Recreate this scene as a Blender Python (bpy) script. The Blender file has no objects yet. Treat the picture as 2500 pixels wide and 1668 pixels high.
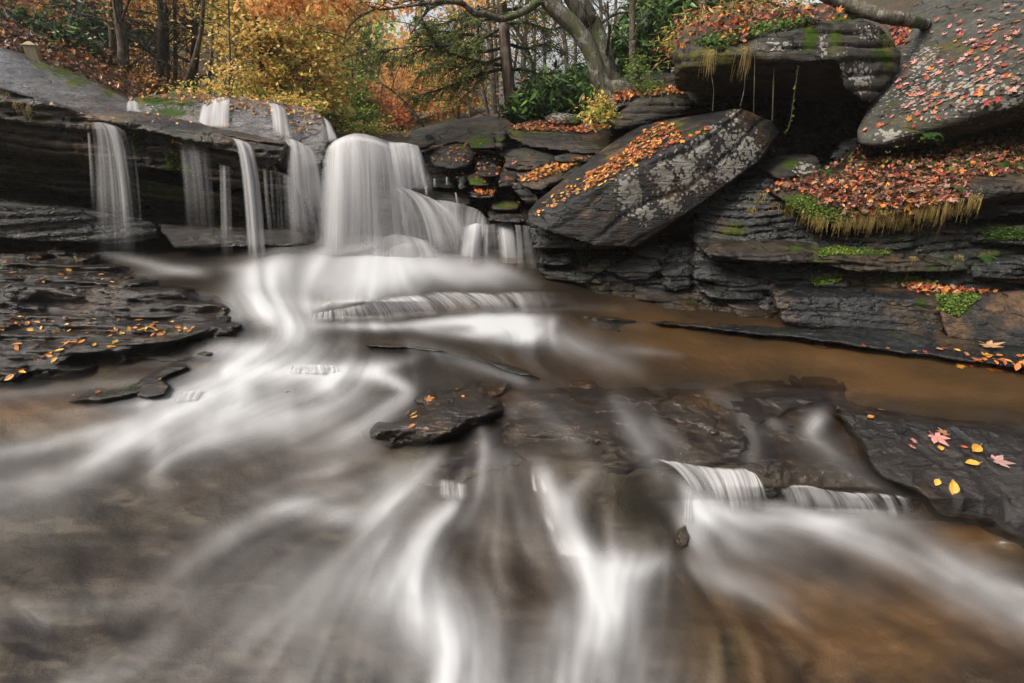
import bpy, bmesh, math, random
import numpy as np
from mathutils import Vector, noise as mnoise

# ------------------------------------------------------------------ camera, sky, sun, exposure
S = bpy.context.scene
COL = S.collection
CAM_H = 2.0
TH = math.radians(25.4)
cd = bpy.data.cameras.new('camera')
cd.sensor_width = 36.0
cd.lens = 18.0
cd.clip_start = 0.05
cd.clip_end = 1000
cam = bpy.data.objects.new('camera', cd)
cam.location = (0, 0, CAM_H)
cam.rotation_euler = (math.pi/2 - TH, 0, 0)
COL.objects.link(cam)
S.camera = cam

W = bpy.data.worlds.new('World')
S.world = W
W.use_nodes = True
wn = W.node_tree.nodes
wl = W.node_tree.links
for n in list(wn):
    wn.remove(n)
SUN_EL, SUN_ROT = math.radians(50), math.radians(-118)
sky = wn.new('ShaderNodeTexSky')
sky.sky_type = 'NISHITA'
sky.sun_disc = False
sky.sun_elevation = SUN_EL
sky.sun_rotation = SUN_ROT
sky.dust_density = 4.0
sky.air_density = 1.0
hs = wn.new('ShaderNodeHueSaturation')
hs.inputs['Saturation'].default_value = 0.36
hs.inputs['Value'].default_value = 1.0
bg = wn.new('ShaderNodeBackground')
bg.inputs['Strength'].default_value = 0.15
wo = wn.new('ShaderNodeOutputWorld')
wl.new(sky.outputs[0], hs.inputs['Color'])
wl.new(hs.outputs[0], bg.inputs['Color'])
wl.new(bg.outputs[0], wo.inputs['Surface'])
sd = bpy.data.lights.new('sun', 'SUN')
sd.energy = 3.1
sd.angle = math.radians(25)
sd.color = (1.0, 0.9, 0.76)
sun = bpy.data.objects.new('sun', sd)
dv_ = Vector((math.sin(SUN_ROT)*math.cos(SUN_EL), math.cos(SUN_ROT)*math.cos(SUN_EL), math.sin(SUN_EL)))
sun.rotation_euler = dv_.to_track_quat('Z', 'Y').to_euler()
COL.objects.link(sun)
S.view_settings.view_transform = 'Standard'
S.view_settings.look = 'None'
S.view_settings.gamma = 1.0
S.view_settings.exposure = 0.7
S.cycles.max_bounces = 6
S.cycles.transparent_max_bounces = 24
S.cycles.diffuse_bounces = 3
S.cycles.glossy_bounces = 2
S.cycles.caustics_reflective = False
S.cycles.caustics_refractive = False

# ------------------------------------------------------------------ helpers
ST, CT = math.sin(TH), math.cos(TH)
rng = np.random.default_rng(7)
random.seed(7)

def P(u, v, Y):
    """photo direction (2500 px wide frame) at forward distance Y -> world point(s)"""
    u = np.asarray(u, float); v = np.asarray(v, float); Y = np.asarray(Y, float)
    a = (u-1250)/1250; b = -(v-834)/1250
    t = Y/(CT+b*ST)
    return np.stack([a*t, Y+0*a, CAM_H+t*(b*CT-ST)], -1)

def G(u, v, z):
    u = np.asarray(u, float); v = np.asarray(v, float)
    a = (u-1250)/1250; b = -(v-834)/1250
    t = (CAM_H-z)/(ST-b*CT)
    return np.stack([a*t, t*(CT+b*ST), z+0*a+0*b], -1)

def proj(p):
    """world -> photo pixels"""
    d = p - np.array([0, 0, CAM_H])
    f = d[..., 1]*CT - d[..., 2]*ST
    up = d[..., 1]*ST + d[..., 2]*CT
    return 1250+1250*d[..., 0]/f, 834-1250*up/f

def C1(x, y): return (.421*x, .421*y)
def C2(x, y): return (750+.421*x, .421*y)
def C3(x, y): return (1250+.4209*x, 200+.4209*y)
def C4(x, y): return (1650+.5421*x, .5421*y)
def C5(x, y): return (.3617*x, 560+.3617*y)
def C6(x, y): return (550+.408*x, 560+.408*y)
def C7(x, y): return (1500+.4255*x, 800+.4255*y)
def C8(x, y): return (300+.5957*x, 1000+.5957*y)

def hash3(ix, iy, iz, seed):
    h = (ix.astype(np.uint32)*np.uint32(374761393) + iy.astype(np.uint32)*np.uint32(668265263)
         + iz.astype(np.uint32)*np.uint32(2147483647) + np.uint32((seed*1274126177) & 0xffffffff))
    h ^= h >> np.uint32(13)
    h = h*np.uint32(1274126177)
    h ^= h >> np.uint32(16)
    h = h*np.uint32(2246822519)
    h ^= h >> np.uint32(15)
    return (h & np.uint32(0xffffff)).astype(float)/float(0xffffff)

def vn(p, seed=0):
    i = np.floor(p).astype(np.int64)
    f = p-i
    f = f*f*(3-2*f)
    r = 0
    for dx in (0, 1):
        wx = f[..., 0] if dx else 1-f[..., 0]
        for dy in (0, 1):
            wy = f[..., 1] if dy else 1-f[..., 1]
            for dz in (0, 1):
                wz = f[..., 2] if dz else 1-f[..., 2]
                r = r + wx*wy*wz*hash3(i[..., 0]+dx, i[..., 1]+dy, i[..., 2]+dz, seed)
    return r*2-1

def fbm(p, oct=4, seed=0, gain=.5):
    r, a, s = 0, 1, 0
    for o in range(oct):
        r = r + a*vn(p*(2**o)+o*17.3, seed+o)
        s += a
        a *= gain
    return r/s

def sstep(x, a, b):
    t = np.clip((x-a)/(b-a), 0, 1)
    return t*t*(3-2*t)

def link(o):
    COL.objects.link(o)
    return o

def mesh_np(name, verts, faces, mat, parent=None, smooth=True, attrs=None, cols=None):
    """verts Nx3, faces MxK (constant K)"""
    me = bpy.data.meshes.new(name)
    verts = np.asarray(verts, np.float32); faces = np.asarray(faces, np.int32)
    m, k = faces.shape
    me.vertices.add(len(verts)); me.vertices.foreach_set('co', verts.ravel())
    me.loops.add(m*k); me.loops.foreach_set('vertex_index', faces.ravel())
    me.polygons.add(m)
    me.polygons.foreach_set('loop_start', np.arange(0, m*k, k, dtype=np.int32))
    me.polygons.foreach_set('loop_total', np.full(m, k, np.int32))
    me.polygons.foreach_set('use_smooth', np.full(m, smooth, bool))
    me.update(calc_edges=True)
    if attrs:
        for an, av in attrs.items():
            a = me.attributes.new(an, 'FLOAT', 'POINT')
            a.data.foreach_set('value', np.asarray(av, np.float32).ravel())
    if cols is not None:
        a = me.attributes.new('col', 'FLOAT_COLOR', 'POINT')
        c = np.ones((len(verts), 4), np.float32); c[:, :3] = cols
        a.data.foreach_set('color', c.ravel())
    me.materials.append(mat)
    o = bpy.data.objects.new(name, me)
    if parent is not None:
        o.parent = parent
    return link(o)

def tag(o, label, cat, group=None, kind=None):
    if label: o['label'] = label
    if cat: o['category'] = cat
    if group: o['group'] = group
    if kind: o['kind'] = kind
    return o

def empty(name, label, cat, loc=(0, 0, 0), group=None):
    o = bpy.data.objects.new(name, None)
    o.empty_display_size = .1
    o.location = loc
    link(o)
    return tag(o, label, cat, group)

def grid_faces(nr, nc):
    i = np.arange(nr-1)[:, None]*nc + np.arange(nc-1)[None, :]
    return np.stack([i, i+1, i+nc+1, i+nc], -1).reshape(-1, 4)[:, ::-1]

class Geo:
    """collects tubes into one quad mesh"""
    def __init__(self): self.v = []; self.f = []; self.n = 0
    def tube(self, pts, rad, sides=8, wob=0.0):
        pts = np.asarray(pts, float); n = len(pts)
        rad = np.broadcast_to(np.asarray(rad, float), (n,))
        d = np.gradient(pts, axis=0); d /= np.linalg.norm(d, axis=1)[:, None]+1e-9
        ref = np.array([.13, .99, .07]) if abs(d[0][1]) < .8 else np.array([1., 0, .1])
        a = np.cross(d, ref); a /= np.linalg.norm(a, axis=1)[:, None]+1e-9
        b = np.cross(d, a)
        ang = np.linspace(0, 2*np.pi, sides, endpoint=False)
        r = rad[:, None]*np.ones(sides)
        if wob: r = r*(1+wob*rng.uniform(-1, 1, r.shape))
        ring = pts[:, None]+r[..., None]*(np.cos(ang)[None, :, None]*a[:, None]+np.sin(ang)[None, :, None]*b[:, None])
        i = np.arange(n-1)[:, None]*sides+np.arange(sides)[None]
        j = np.arange(n-1)[:, None]*sides+(np.arange(sides)[None]+1) % sides
        self.f.append(np.stack([i, j, j+sides, i+sides], -1).reshape(-1, 4)+self.n)
        self.v.append(ring.reshape(-1, 3)); self.n += n*sides
    def build(self, name, mat, parent=None):
        return mesh_np(name, np.concatenate(self.v), np.concatenate(self.f), mat, parent)

def resample(pts, n):
    pts = np.asarray(pts, float)
    # catmull-rom
    k = len(pts)
    if k == 2:
        t = np.linspace(0, 1, n)[:, None]
        return pts[0]*(1-t)+pts[1]*t
    t = np.linspace(0, k-1-1e-6, n); i = t.astype(int); f = (t-i)[:, None]
    g = lambda j: pts[np.clip(j, 0, k-1)]
    p0, p1, p2, p3 = g(i-1), g(i), g(i+1), g(i+2)
    return .5*((2*p1)+(-p0+p2)*f+(2*p0-5*p1+4*p2-p3)*f*f+(-p0+3*p1-3*p2+p3)*f**3)

# ------------------------------------------------------------------ materials
class NT:
    def __init__(self, name):
        self.m = bpy.data.materials.new(name); self.m.use_nodes = True
        self.t = self.m.node_tree
        for n in list(self.t.nodes): self.t.nodes.remove(n)
        self.out = self.t.nodes.new('ShaderNodeOutputMaterial')
    def n(self, typ, ins=None, **kw):
        x = self.t.nodes.new('ShaderNode'+typ)
        for k, v in kw.items(): setattr(x, k, v)
        for k, v in (ins or {}).items():
            if hasattr(v, 'bl_idname') or isinstance(v, bpy.types.NodeSocket):
                self.t.links.new(v, x.inputs[k])
            else:
                if isinstance(v, tuple) and len(v) == 3 and x.inputs[k].type == 'RGBA': v = v+(1,)
                x.inputs[k].default_value = v
        return x
    def noise(self, vec, scale, detail=5, rough=.55, dist=0.0):
        return self.n('TexNoise', {'Vector': vec, 'Scale': scale, 'Detail': detail, 'Roughness': rough, 'Distortion': dist}).outputs['Fac']
    def ramp(self, fac, a, b):
        return self.n('MapRange', {'Value': fac, 'From Min': a, 'From Max': b}, interpolation_type='SMOOTHSTEP').outputs[0]
    def mix(self, fac, a, b):
        x = self.t.nodes.new('ShaderNodeMix'); x.data_type = 'RGBA'
        for k, v in ((0, fac), (6, a), (7, b)):
            if isinstance(v, bpy.types.NodeSocket): self.t.links.new(v, x.inputs[k])
            else: x.inputs[k].default_value = (v+(1,)) if isinstance(v, tuple) else v
        return x.outputs[2]
    def math(self, op, a, b=0.0, clamp=False):
        x = self.t.nodes.new('ShaderNodeMath'); x.operation = op; x.use_clamp = clamp
        for k, v in ((0, a), (1, b)):
            if isinstance(v, bpy.types.NodeSocket): self.t.links.new(v, x.inputs[k])
            else: x.inputs[k].default_value = v
        return x.outputs[0]
    def attr(self, name): return self.n('Attribute', attribute_name=name)
    def bump(self, h, strength, dist=.02, normal=None):
        ins = {'Height': h, 'Strength': strength, 'Distance': dist}
        if normal is not None: ins['Normal'] = normal
        return self.n('Bump', ins).outputs[0]
    def finish(self, sh): self.t.links.new(sh, self.out.inputs['Surface']); return self.m

def rock_mat(name, c1, c2, c3, rough=(.25, .6), dip=(0, 0, 0), lines=.8, moss=1.0, automoss=0.0, spec=.5, sheen_up=0.0, bumpk=1.0, stain=.6, stcol=(.075, .045, .02), film=.5, crk=1.0):
    t = NT(name)
    co = t.n('TexCoord').outputs['Object']
    mp = t.n('Mapping', {'Vector': co, 'Rotation': dip, 'Scale': (1.2, 1.2, 14)}).outputs[0]
    mp2 = t.n('Mapping', {'Vector': co, 'Rotation': dip, 'Scale': (2.5, 2.5, 7)}).outputs[0]
    big = t.noise(co, 2.3, 4)
    st = t.noise(mp, 1.6, 6, .6, .4)
    st2 = t.noise(mp2, 2.6, 8, .65, .3)
    fine = t.noise(co, 45, 6, .7)
    col = t.mix(t.ramp(big, .38, .62), c1, c2)
    col = t.mix(t.math('MULTIPLY', t.ramp(st, .48, .68), lines), col, c3)
    col = t.mix(t.math('MULTIPLY', t.ramp(fine, .45, .75), .45), col, tuple(min(1, x*1.9+.01) for x in c2))
    dk = t.ramp(st2, .42, .3)
    col = t.mix(t.math('MULTIPLY', dk, .75), col, tuple(x*.3 for x in c1))
    wv = t.n('VectorMath', {0: mp2, 1: t.n('TexNoise', {'Vector': co, 'Scale': 4.0, 'Detail': 4}).outputs['Color']}, operation='ADD').outputs[0]
    ce = t.n('TexVoronoi', {'Vector': wv, 'Scale': 1.1}, feature='DISTANCE_TO_EDGE').outputs['Distance']
    crack = t.math('MULTIPLY', t.ramp(ce, .035, .0), t.math('MULTIPLY', t.ramp(t.noise(co, 2.7, 3), .45, .6), crk))
    chip = t.n('SeparateXYZ', {'Vector': t.n('TexVoronoi', {'Vector': wv, 'Scale': 3.2}).outputs['Color']}).outputs['X']
    chip2 = t.n('SeparateXYZ', {'Vector': t.n('TexVoronoi', {'Vector': wv, 'Scale': 9.0}).outputs['Color']}).outputs['X']
    col = t.mix(t.math('MULTIPLY', chip, .35), col, tuple(x*.45 for x in c2))
    col = t.mix(t.math('MULTIPLY', t.ramp(t.noise(co, 1.7, 6, .7), .5, .66), stain), col, stcol)
    col = t.mix(t.math('MULTIPLY', t.ramp(t.noise(co, 2.2, 6, .7, .5), .54, .68), film), col, (.018, .03, .010))
    col = t.mix(crack, col, tuple(x*.15 for x in c1))
    tone = t.n('MapRange', {'Value': t.noise(co, 17, 8, .78), 'From Min': .33, 'From Max': .67, 'To Min': .4, 'To Max': 1.55}).outputs[0]
    vs_ = t.n('VectorMath', {0: col}, operation='SCALE'); t.t.links.new(tone, vs_.inputs['Scale']); col = vs_.outputs[0]
    # lichen
    la = t.attr('lichen').outputs['Fac']
    vo = t.n('TexVoronoi', {'Vector': co, 'Scale': 26.0, 'Randomness': 1.0}).outputs['Distance']
    wb = t.noise(co, 30, 4, .7)
    lm = t.math('ADD', t.math('MULTIPLY', la, .95), t.math('MULTIPLY', t.math('SUBTRACT', wb, .5), .9))
    lm = t.math('SUBTRACT', lm, t.math('MULTIPLY', vo, .9))
    lf = t.ramp(lm, .10, .15)
    lcol = t.mix(t.noise(co, 60, 3), (.13, .125, .11), (.33, .315, .28))
    col = t.mix(lf, col, lcol)
    # moss
    ma = t.attr('moss').outputs['Fac']
    up = t.n('SeparateXYZ', {'Vector': t.n('NewGeometry').outputs['Normal']}).outputs['Z']
    mn = t.noise(co, 13, 8, .78)
    mm = t.math('ADD', t.math('MULTIPLY', ma, 1.0*moss), t.math('MULTIPLY', t.math('SUBTRACT', mn, .5), 4.2))
    mm = t.math('MULTIPLY', mm, t.ramp(ma, .02, .25))
    if automoss:
        mm = t.math('ADD', mm, t.math('MULTIPLY', t.ramp(up, .2, .9), automoss))
    mf = t.ramp(mm, .38, .75)
    mcol = t.mix(t.noise(co, 35, 4), (.012, .026, .004), (.06, .095, .012))
    mcol = t.mix(t.ramp(t.noise(co, 3, 2), .45, .6), mcol, (.09, .085, .02))
    col = t.mix(mf, col, mcol)
    b1 = t.bump(st, .55*bumpk, .05)
    b2 = t.bump(st2, .6*bumpk, .03, b1)
    b2 = t.bump(t.math('ADD', chip, t.math('MULTIPLY', chip2, .5)), .45*bumpk*(.3+.7*crk), .022, b2)
    b2 = t.bump(t.math('SUBTRACT', 1.0, crack), .9, .02, b2)
    b3 = t.bump(t.math('ADD', fine, t.math('MULTIPLY', mf, t.noise(co, 90, 3))), .5*bumpk, .012, b2)
    b4 = t.bump(lf, .5, .008, b3)
    rg = t.n('MapRange', {'Value': t.noise(co, 6, 5, .7), 'From Min': .3, 'From Max': .7, 'To Min': rough[0], 'To Max': rough[1]}).outputs[0]
    rg = t.math('MAXIMUM', rg, t.math('MULTIPLY', t.math('MAXIMUM', mf, lf), .85))
    sp = t.math('MULTIPLY', t.math('SUBTRACT', 1.0, t.math('MULTIPLY', t.math('MAXIMUM', mf, lf), .8)), spec)
    b = t.n('BsdfPrincipled', {'Base Color': col, 'Roughness': rg, 'Normal': b4, 'Specular IOR Level': sp})
    return t.finish(b.outputs[0])

def leaf_mat(name, trans=.35, rough=.55):
    t = NT(name)
    c = t.attr('col').outputs['Color']
    b = t.n('BsdfPrincipled', {'Base Color': c, 'Roughness': rough, 'Specular IOR Level': .3})
    tr = t.n('BsdfTranslucent', {'Color': c})
    m = t.n('MixShader', {0: trans, 1: b.outputs[0], 2: tr.outputs[0]})
    return t.finish(m.outputs[0])

def bark_mat(name, c1, c2, moss=.3, lich=.3):
    t = NT(name)
    co = t.n('TexCoord').outputs['Object']
    mp = t.n('Mapping', {'Vector': co, 'Scale': (14, 14, 2.2)}).outputs[0]
    st = t.noise(mp, 2, 6, .65, .5)
    col = t.mix(t.ramp(st, .35, .65), c1, c2)
    col = t.mix(t.math('MULTIPLY', t.ramp(t.noise(co, 7, 6, .7), .52, .62), lich), col, (.3, .31, .27))
    col = t.mix(t.math('MULTIPLY', t.ramp(t.noise(co, 3, 5, .7), .5, .62), moss), col, (.06, .08, .015))
    b = t.n('BsdfPrincipled', {'Base Color': col, 'Roughness': .85, 'Normal': t.bump(st, .8, .03), 'Specular IOR Level': .2})
    return t.finish(b.outputs[0])

M = {}
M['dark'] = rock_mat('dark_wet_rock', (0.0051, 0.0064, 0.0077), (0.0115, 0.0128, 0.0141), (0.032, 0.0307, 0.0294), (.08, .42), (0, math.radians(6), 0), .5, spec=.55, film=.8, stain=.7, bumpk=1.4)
M['strata'] = rock_mat('brown_layered_rock', (0.0102, 0.0089, 0.0076), (0.0287, 0.0229, 0.0166), (0.0701, 0.051, 0.0319), (.2, .6), (0, math.radians(9), 0), .6, spec=.4, stain=.8, film=.8, bumpk=1.3)
M['left'] = rock_mat('left_cliff_rock', (0.0068, 0.0075, 0.0068), (0.0323, 0.0247, 0.0153), (0.102, 0.068, 0.0357), (.14, .5), (0, math.radians(12), 0), .6, spec=.45, stain=1.0, film=1.0, stcol=(.10, .055, .022), bumpk=1.3)
M['boulder'] = rock_mat('tilted_boulder_rock', (0.0084, 0.009, 0.0102), (0.0168, 0.0168, 0.0174), (0.033, 0.0276, 0.0216), (.3, .6), (0, math.radians(-28), 0), .25, spec=.4, stain=1.0, stcol=(.10, .055, .025), bumpk=1.4)
M['slab'] = rock_mat('grey_slab_rock', (0.027, 0.027, 0.0222), (0.051, 0.0492, 0.0396), (0.075, 0.072, 0.06), (.6, .85), (0, math.radians(-20), 0), .5, automoss=.0, spec=.3)
M['over'] = rock_mat('overhang_rock', (0.0128, 0.0115, 0.0096), (0.0384, 0.0339, 0.0275), (0.0896, 0.0819, 0.0704), (.6, .85), (0, 0, 0), .5, spec=.3)
M['wet'] = rock_mat('wet_sheen_rock', (0.0058, 0.0045, 0.0038), (0.0141, 0.0102, 0.0077), (0.0288, 0.0218, 0.016), (.06, .3), (0, math.radians(4), 0), .4, spec=.7, bumpk=1.7, stain=.9, stcol=(.045, .026, .012), film=.3, crk=.35)
M['shelf'] = rock_mat('brown_submerged_rock', (0.008, 0.0056, 0.004), (0.0208, 0.0144, 0.0088), (0.04, 0.0272, 0.016), (.06, .3), (0, math.radians(4), 0), .4, spec=.6, bumpk=1.2, stain=.9, stcol=(.05, .028, .012), film=.3, crk=.2)
M['sheen'] = rock_mat('upper_slab_rock', *[tuple(q*2.0 for q in c_) for c_ in ((0.0252, 0.0252, 0.027), (0.0468, 0.045, 0.045), (0.081, 0.0765, 0.0738))], (.14, .42), (0, math.radians(18), 0), .8, spec=.7, bumpk=1.3)
M['leaf'] = leaf_mat('fallen_leaf_surface', .12, .4)
M['foliage'] = leaf_mat('crown_leaf_surface', .55, .6)
M['glossleaf'] = leaf_mat('evergreen_leaf_surface', .2, .35)
M['bark'] = bark_mat('grey_brown_bark', (.035, .027, .02), (.12, .095, .072))
M['barkdark'] = bark_mat('dark_bark', (.012, .01, .008), (.05, .04, .03), .35, .15)
M['barkhem'] = bark_mat('reddish_bark', (.05, .033, .024), (.15, .105, .08), .25, .2)
M['barkmoss'] = bark_mat('mossy_bark', (.04, .034, .027), (.13, .115, .09), .8, .7)

# ------------------------------------------------------------------ ground and hills
def ground_z(x, y):
    ax = -.25*y                                   # the valley axis
    d = x-ax
    base = 1.35+0*x
    left = np.clip(-d-2.2, 0, None)*.62
    left = left*(1+.0*y)
    right = np.clip(d-3.6, 0, None)
    rz = np.where(y < 11, .42, 0.0)
    z = base+np.minimum(left, 13)
    plateau = sstep(d, 1.0, 3.0)*.45
    z = z+plateau
    z = z+np.clip(x-3.2, 0, 12)*.55*sstep(y, 4.5, 6.5)*(1-sstep(y, 14, 26))
    z = z-sstep(d, 1.5, 5)*np.clip(y-11, 0, 40)*.09*(1-sstep(x, 6, 12))
    z = z+np.clip(y-45, 0, 30)*.4*(1-sstep(d, -2, 14))
    # under the near rocks and the stream the sheet lies low
    low = (1-sstep(y, 6.6, 7.6))
    # unseen gorge sides, added beside and behind the camera to block low sky
    r = np.maximum(np.maximum(np.abs(x)-9.5, -y-3.5), 0)
    z = z*(1-low)+(-.6+np.minimum(r*1.1, 13))*low
    return z

gx = np.concatenate([np.linspace(-90, -16, 40), np.linspace(-15.5, 15.5, 160), np.linspace(16, 90, 40)])
gy = np.concatenate([np.linspace(-30, 3, 34), np.linspace(3.5, 20, 120), np.linspace(20.5, 140, 90)])
GX, GY = np.meshgrid(gx, gy)
GZ = ground_z(GX, GY)
pp = np.stack([GX, GY, 0*GX], -1)
GZ = GZ+fbm(pp*.7, 4, 3)*.18*sstep(GY, 6.6, 8)
t = NT('forest_floor')
co = t.n('TexCoord').outputs['Object']
c = t.mix(t.ramp(t.noise(co, 14, 6, .75), .35, .65), (.03, .02, .012), (.12, .06, .03))
c = t.mix(t.ramp(t.noise(co, 1.2, 4), .48, .6), c, (.035, .045, .015))
M['floor'] = t.finish(t.n('BsdfPrincipled', {'Base Color': c, 'Roughness': .9, 'Normal': t.bump(t.noise(co, 30, 6, .8), 1, .06)}).outputs[0])
tag(mesh_np('ground', np.stack([GX, GY, GZ], -1).reshape(-1, 3), grid_faces(len(gy), len(gx)), M['floor']), None, None, kind='structure')

# ------------------------------------------------------------------ rocks
def srock(pts, Yf, rec=.2, thick=.4, bulge=.06, inner=.6):
    """points of a rock whose face outline is given; rec tips the face back towards its top"""
    pts = np.asarray(pts, float)
    v = pts[:, 1]
    Y = Yf+rec*(v.max()-v)/(np.ptp(v)+1e-6)
    ring = P(pts[:, 0], v, Y)
    c = ring.mean(0)
    inr = c+(ring-c)*inner-np.array([0, bulge, 0])
    back = c+(ring-c)*.92+np.array([0, thick, 0])
    return np.concatenate([ring, inr, back])

def hullpts(lst):
    a = np.asarray(lst, float)
    return P(a[:, 0], a[:, 1], a[:, 2])

ROCKS = []
def rock(name, hulls, label, mat, cat='rock', group=None, voxel=.022, amp=.022, freq=3.0, sth=.07, samt=.03, dip=(0, 0), moss=(), lichen=(), parent=None, seed=None):
    seed = len(ROCKS)*13+5 if seed is None else seed
    bm = bmesh.new()
    for h in hulls:
        b2 = bmesh.new()
        vs = [b2.verts.new(p) for p in h]
        r = bmesh.ops.convex_hull(b2, input=vs)
        junk = [g for g in r['geom_interior'] if isinstance(g, bmesh.types.BMVert)]
        if junk: bmesh.ops.delete(b2, geom=junk, context='VERTS')
        bmesh.ops.recalc_face_normals(b2, faces=b2.faces)
        me_ = bpy.data.meshes.new('tmp'); b2.to_mesh(me_); b2.free()
        bm.from_mesh(me_); bpy.data.meshes.remove(me_)
    me = bpy.data.meshes.new('tmp'); bm.to_mesh(me); bm.free()
    o = bpy.data.objects.new('tmp', me); COL.objects.link(o)
    md = o.modifiers.new('r', 'REMESH'); md.mode = 'VOXEL'; md.voxel_size = voxel
    dg = bpy.context.evaluated_depsgraph_get(); dg.update()
    m2 = bpy.data.meshes.new_from_object(o.evaluated_get(dg))
    bpy.data.objects.remove(o); bpy.data.meshes.remove(me)
    n = len(m2.vertices)
    co = np.empty(n*3, np.float32); m2.vertices.foreach_get('co', co); co = co.reshape(-1, 3).astype(float)
    no = np.empty(n*3, np.float32); m2.vertices.foreach_get('normal', no); no = no.reshape(-1, 3).astype(float)
    off = seed*3.7
    # bedding planes: layers step in and out
    bx, by = math.radians(dip[0]), math.radians(dip[1])
    bd = np.array([math.sin(bx), math.sin(by), 1.0]); bd /= np.linalg.norm(bd)
    if samt:
        ee = np.array([1.0, .35, 0]); ee -= bd*(ee@bd); ee /= np.linalg.norm(ee)
        s = co@bd+fbm(co*1.3+off, 3, seed)*.05
        th = sth
        q = s/th+fbm(co*.8+off, 2, seed+9)*1.2
        i0 = np.floor(q); f = q-i0
        z0 = np.zeros_like(i0)
        h0 = hash3(i0.astype(np.int64), z0.astype(np.int64), z0.astype(np.int64), seed)
        h1 = hash3(i0.astype(np.int64)+1, z0.astype(np.int64), z0.astype(np.int64), seed)
        k = sstep(f, .85, 1.0)
        L1 = co@ee/(sth*5.5)+fbm(co*2.1+off, 2, seed+21)*.35
        def blockh(ii, hh):
            j = np.floor(L1*(.6+hh)+hh*17).astype(np.int64)
            return hash3(ii.astype(np.int64), j, z0.astype(np.int64)+3, seed)
        g0, g1 = blockh(i0, h0), blockh(i0+1, h1)
        lay = (h0*.5+g0*.5)*(1-k)+(h1*.5+g1*.5)*k-.5
        groove = -np.exp(-((np.minimum(f, 1-f))/.1)**2)*.5
        side = no-(no@bd)[:, None]*bd
        co = co+side*((lay+groove)*samt*2.3)[:, None]
    d = fbm(co*freq+off, 6, seed+3, .58)
    rid = 1-np.abs(fbm(co*freq*.6+off+5, 3, seed+5))*2
    co = co+no*(d*amp+(rid-.6)*amp*.5)[:, None]
    m2.vertices.foreach_set('co', co.astype(np.float32).ravel())
    def mask(spots):
        a = np.zeros(n)
        if len(spots):
            uu, vv = proj(co)
            for (su, sv, ru, rv, k) in spots:
                a = np.maximum(a, k*np.exp(-(((uu-su)/ru)**2+((vv-sv)/rv)**2)))
        return a
    for nm, sp in (('moss', moss), ('lichen', lichen)):
        at = m2.attributes.new(nm, 'FLOAT', 'POINT')
        at.data.foreach_set('value', mask(sp).astype(np.float32))
    m2.polygons.foreach_set('use_smooth', np.ones(len(m2.polygons), bool))
    m2.materials.clear(); m2.materials.append(M[mat])
    m2.name = name; m2.update()
    ob = bpy.data.objects.new(name, m2); link(ob)
    if parent is not None: ob.parent = parent
    else: tag(ob, label, cat, group)
    ROCKS.append(ob)
    return ob

cmap = lambda f, l: [f(*p) for p in l]
exec_rocks = True
# ---- left side ----
rock('rock_slab', [hullpts([(-420, 20, 6.6), (0, 117, 6.9), (80, 136, 7.2), (190, 182, 7.4), (270, 212, 7.4), (318, 240, 7.3), (328, 262, 6.9), (300, 285, 6.5), (235, 292, 6.1), (100, 262, 5.9), (0, 225, 5.8), (-420, 130, 5.6),
                            (-420, 60, 9.5), (80, 180, 9), (300, 262, 8.4), (0, 330, 6.6), (240, 330, 6.6)])],
     'long smooth grey slab sloping down to the right above the left cliff', 'sheen', 'rock slab', voxel=.03, amp=.03, sth=.075, samt=.035, dip=(30, 0), moss=[(155, 172, 40, 22, 1.2), (190, 200, 34, 16, 1.1), (110, 160, 40, 14, .9), (275, 222, 30, 16, 1.1)])
L = []
L.append(hullpts([(-420, 150, 4.6), (0, 212, 4.9), (110, 250, 5.1), (232, 288, 5.2), (300, 305, 5.2), (300, 330, 5.2), (200, 335, 5.1), (0, 290, 4.85), (-420, 220, 4.5), (-420, 170, 7), (0, 222, 7), (300, 300, 7), (300, 330, 7)]))
L.append(hullpts([(-420, 240, 4.55), (0, 290, 4.9), (210, 345, 5.15), (420, 400, 5.3), (420, 420, 5.3), (210, 405, 5.25), (0, 372, 5.0), (-420, 310, 4.7), (-420, 260, 7), (420, 400, 7), (0, 372, 7)]))
L.append(hullpts([(-420, 330, 4.9), (0, 372, 5.15), (330, 430, 5.45), (690, 500, 5.7), (690, 540, 5.8), (330, 500, 5.7), (0, 440, 5.4), (-420, 400, 5.1), (-420, 340, 7.4), (690, 500, 7.4), (0, 440, 7.4)]))
L.append(hullpts([(232, 276, 5.25), (330, 272, 5.6), (490, 302, 5.7), (610, 326, 5.7), (700, 344, 5.6), (707, 350, 5.35), (690, 402, 5.3), (600, 380, 5.2), (470, 345, 5.15), (300, 305, 5.1), (240, 290, 5.15), (700, 360, 7), (300, 290, 7), (690, 420, 7)]))
L.append(hullpts([(300, 318, 5.3), (420, 345, 5.25), (560, 378, 5.3), (680, 412, 5.3), (735, 455, 5.4), (750, 500, 5.5), (700, 490, 5.5), (560, 440, 5.45), (420, 410, 5.4), (300, 380, 5.3), (300, 340, 7), (740, 480, 7), (560, 440, 7)]))
L.append(hullpts([(300, 480, 5.9), (760, 500, 6.0), (790, 600, 5.9), (780, 660, 5.9), (-420, 640, 5.9), (-420, 380, 5.8), (-420, 400, 8), (790, 400, 8), (790, 660, 7)]))
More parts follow.
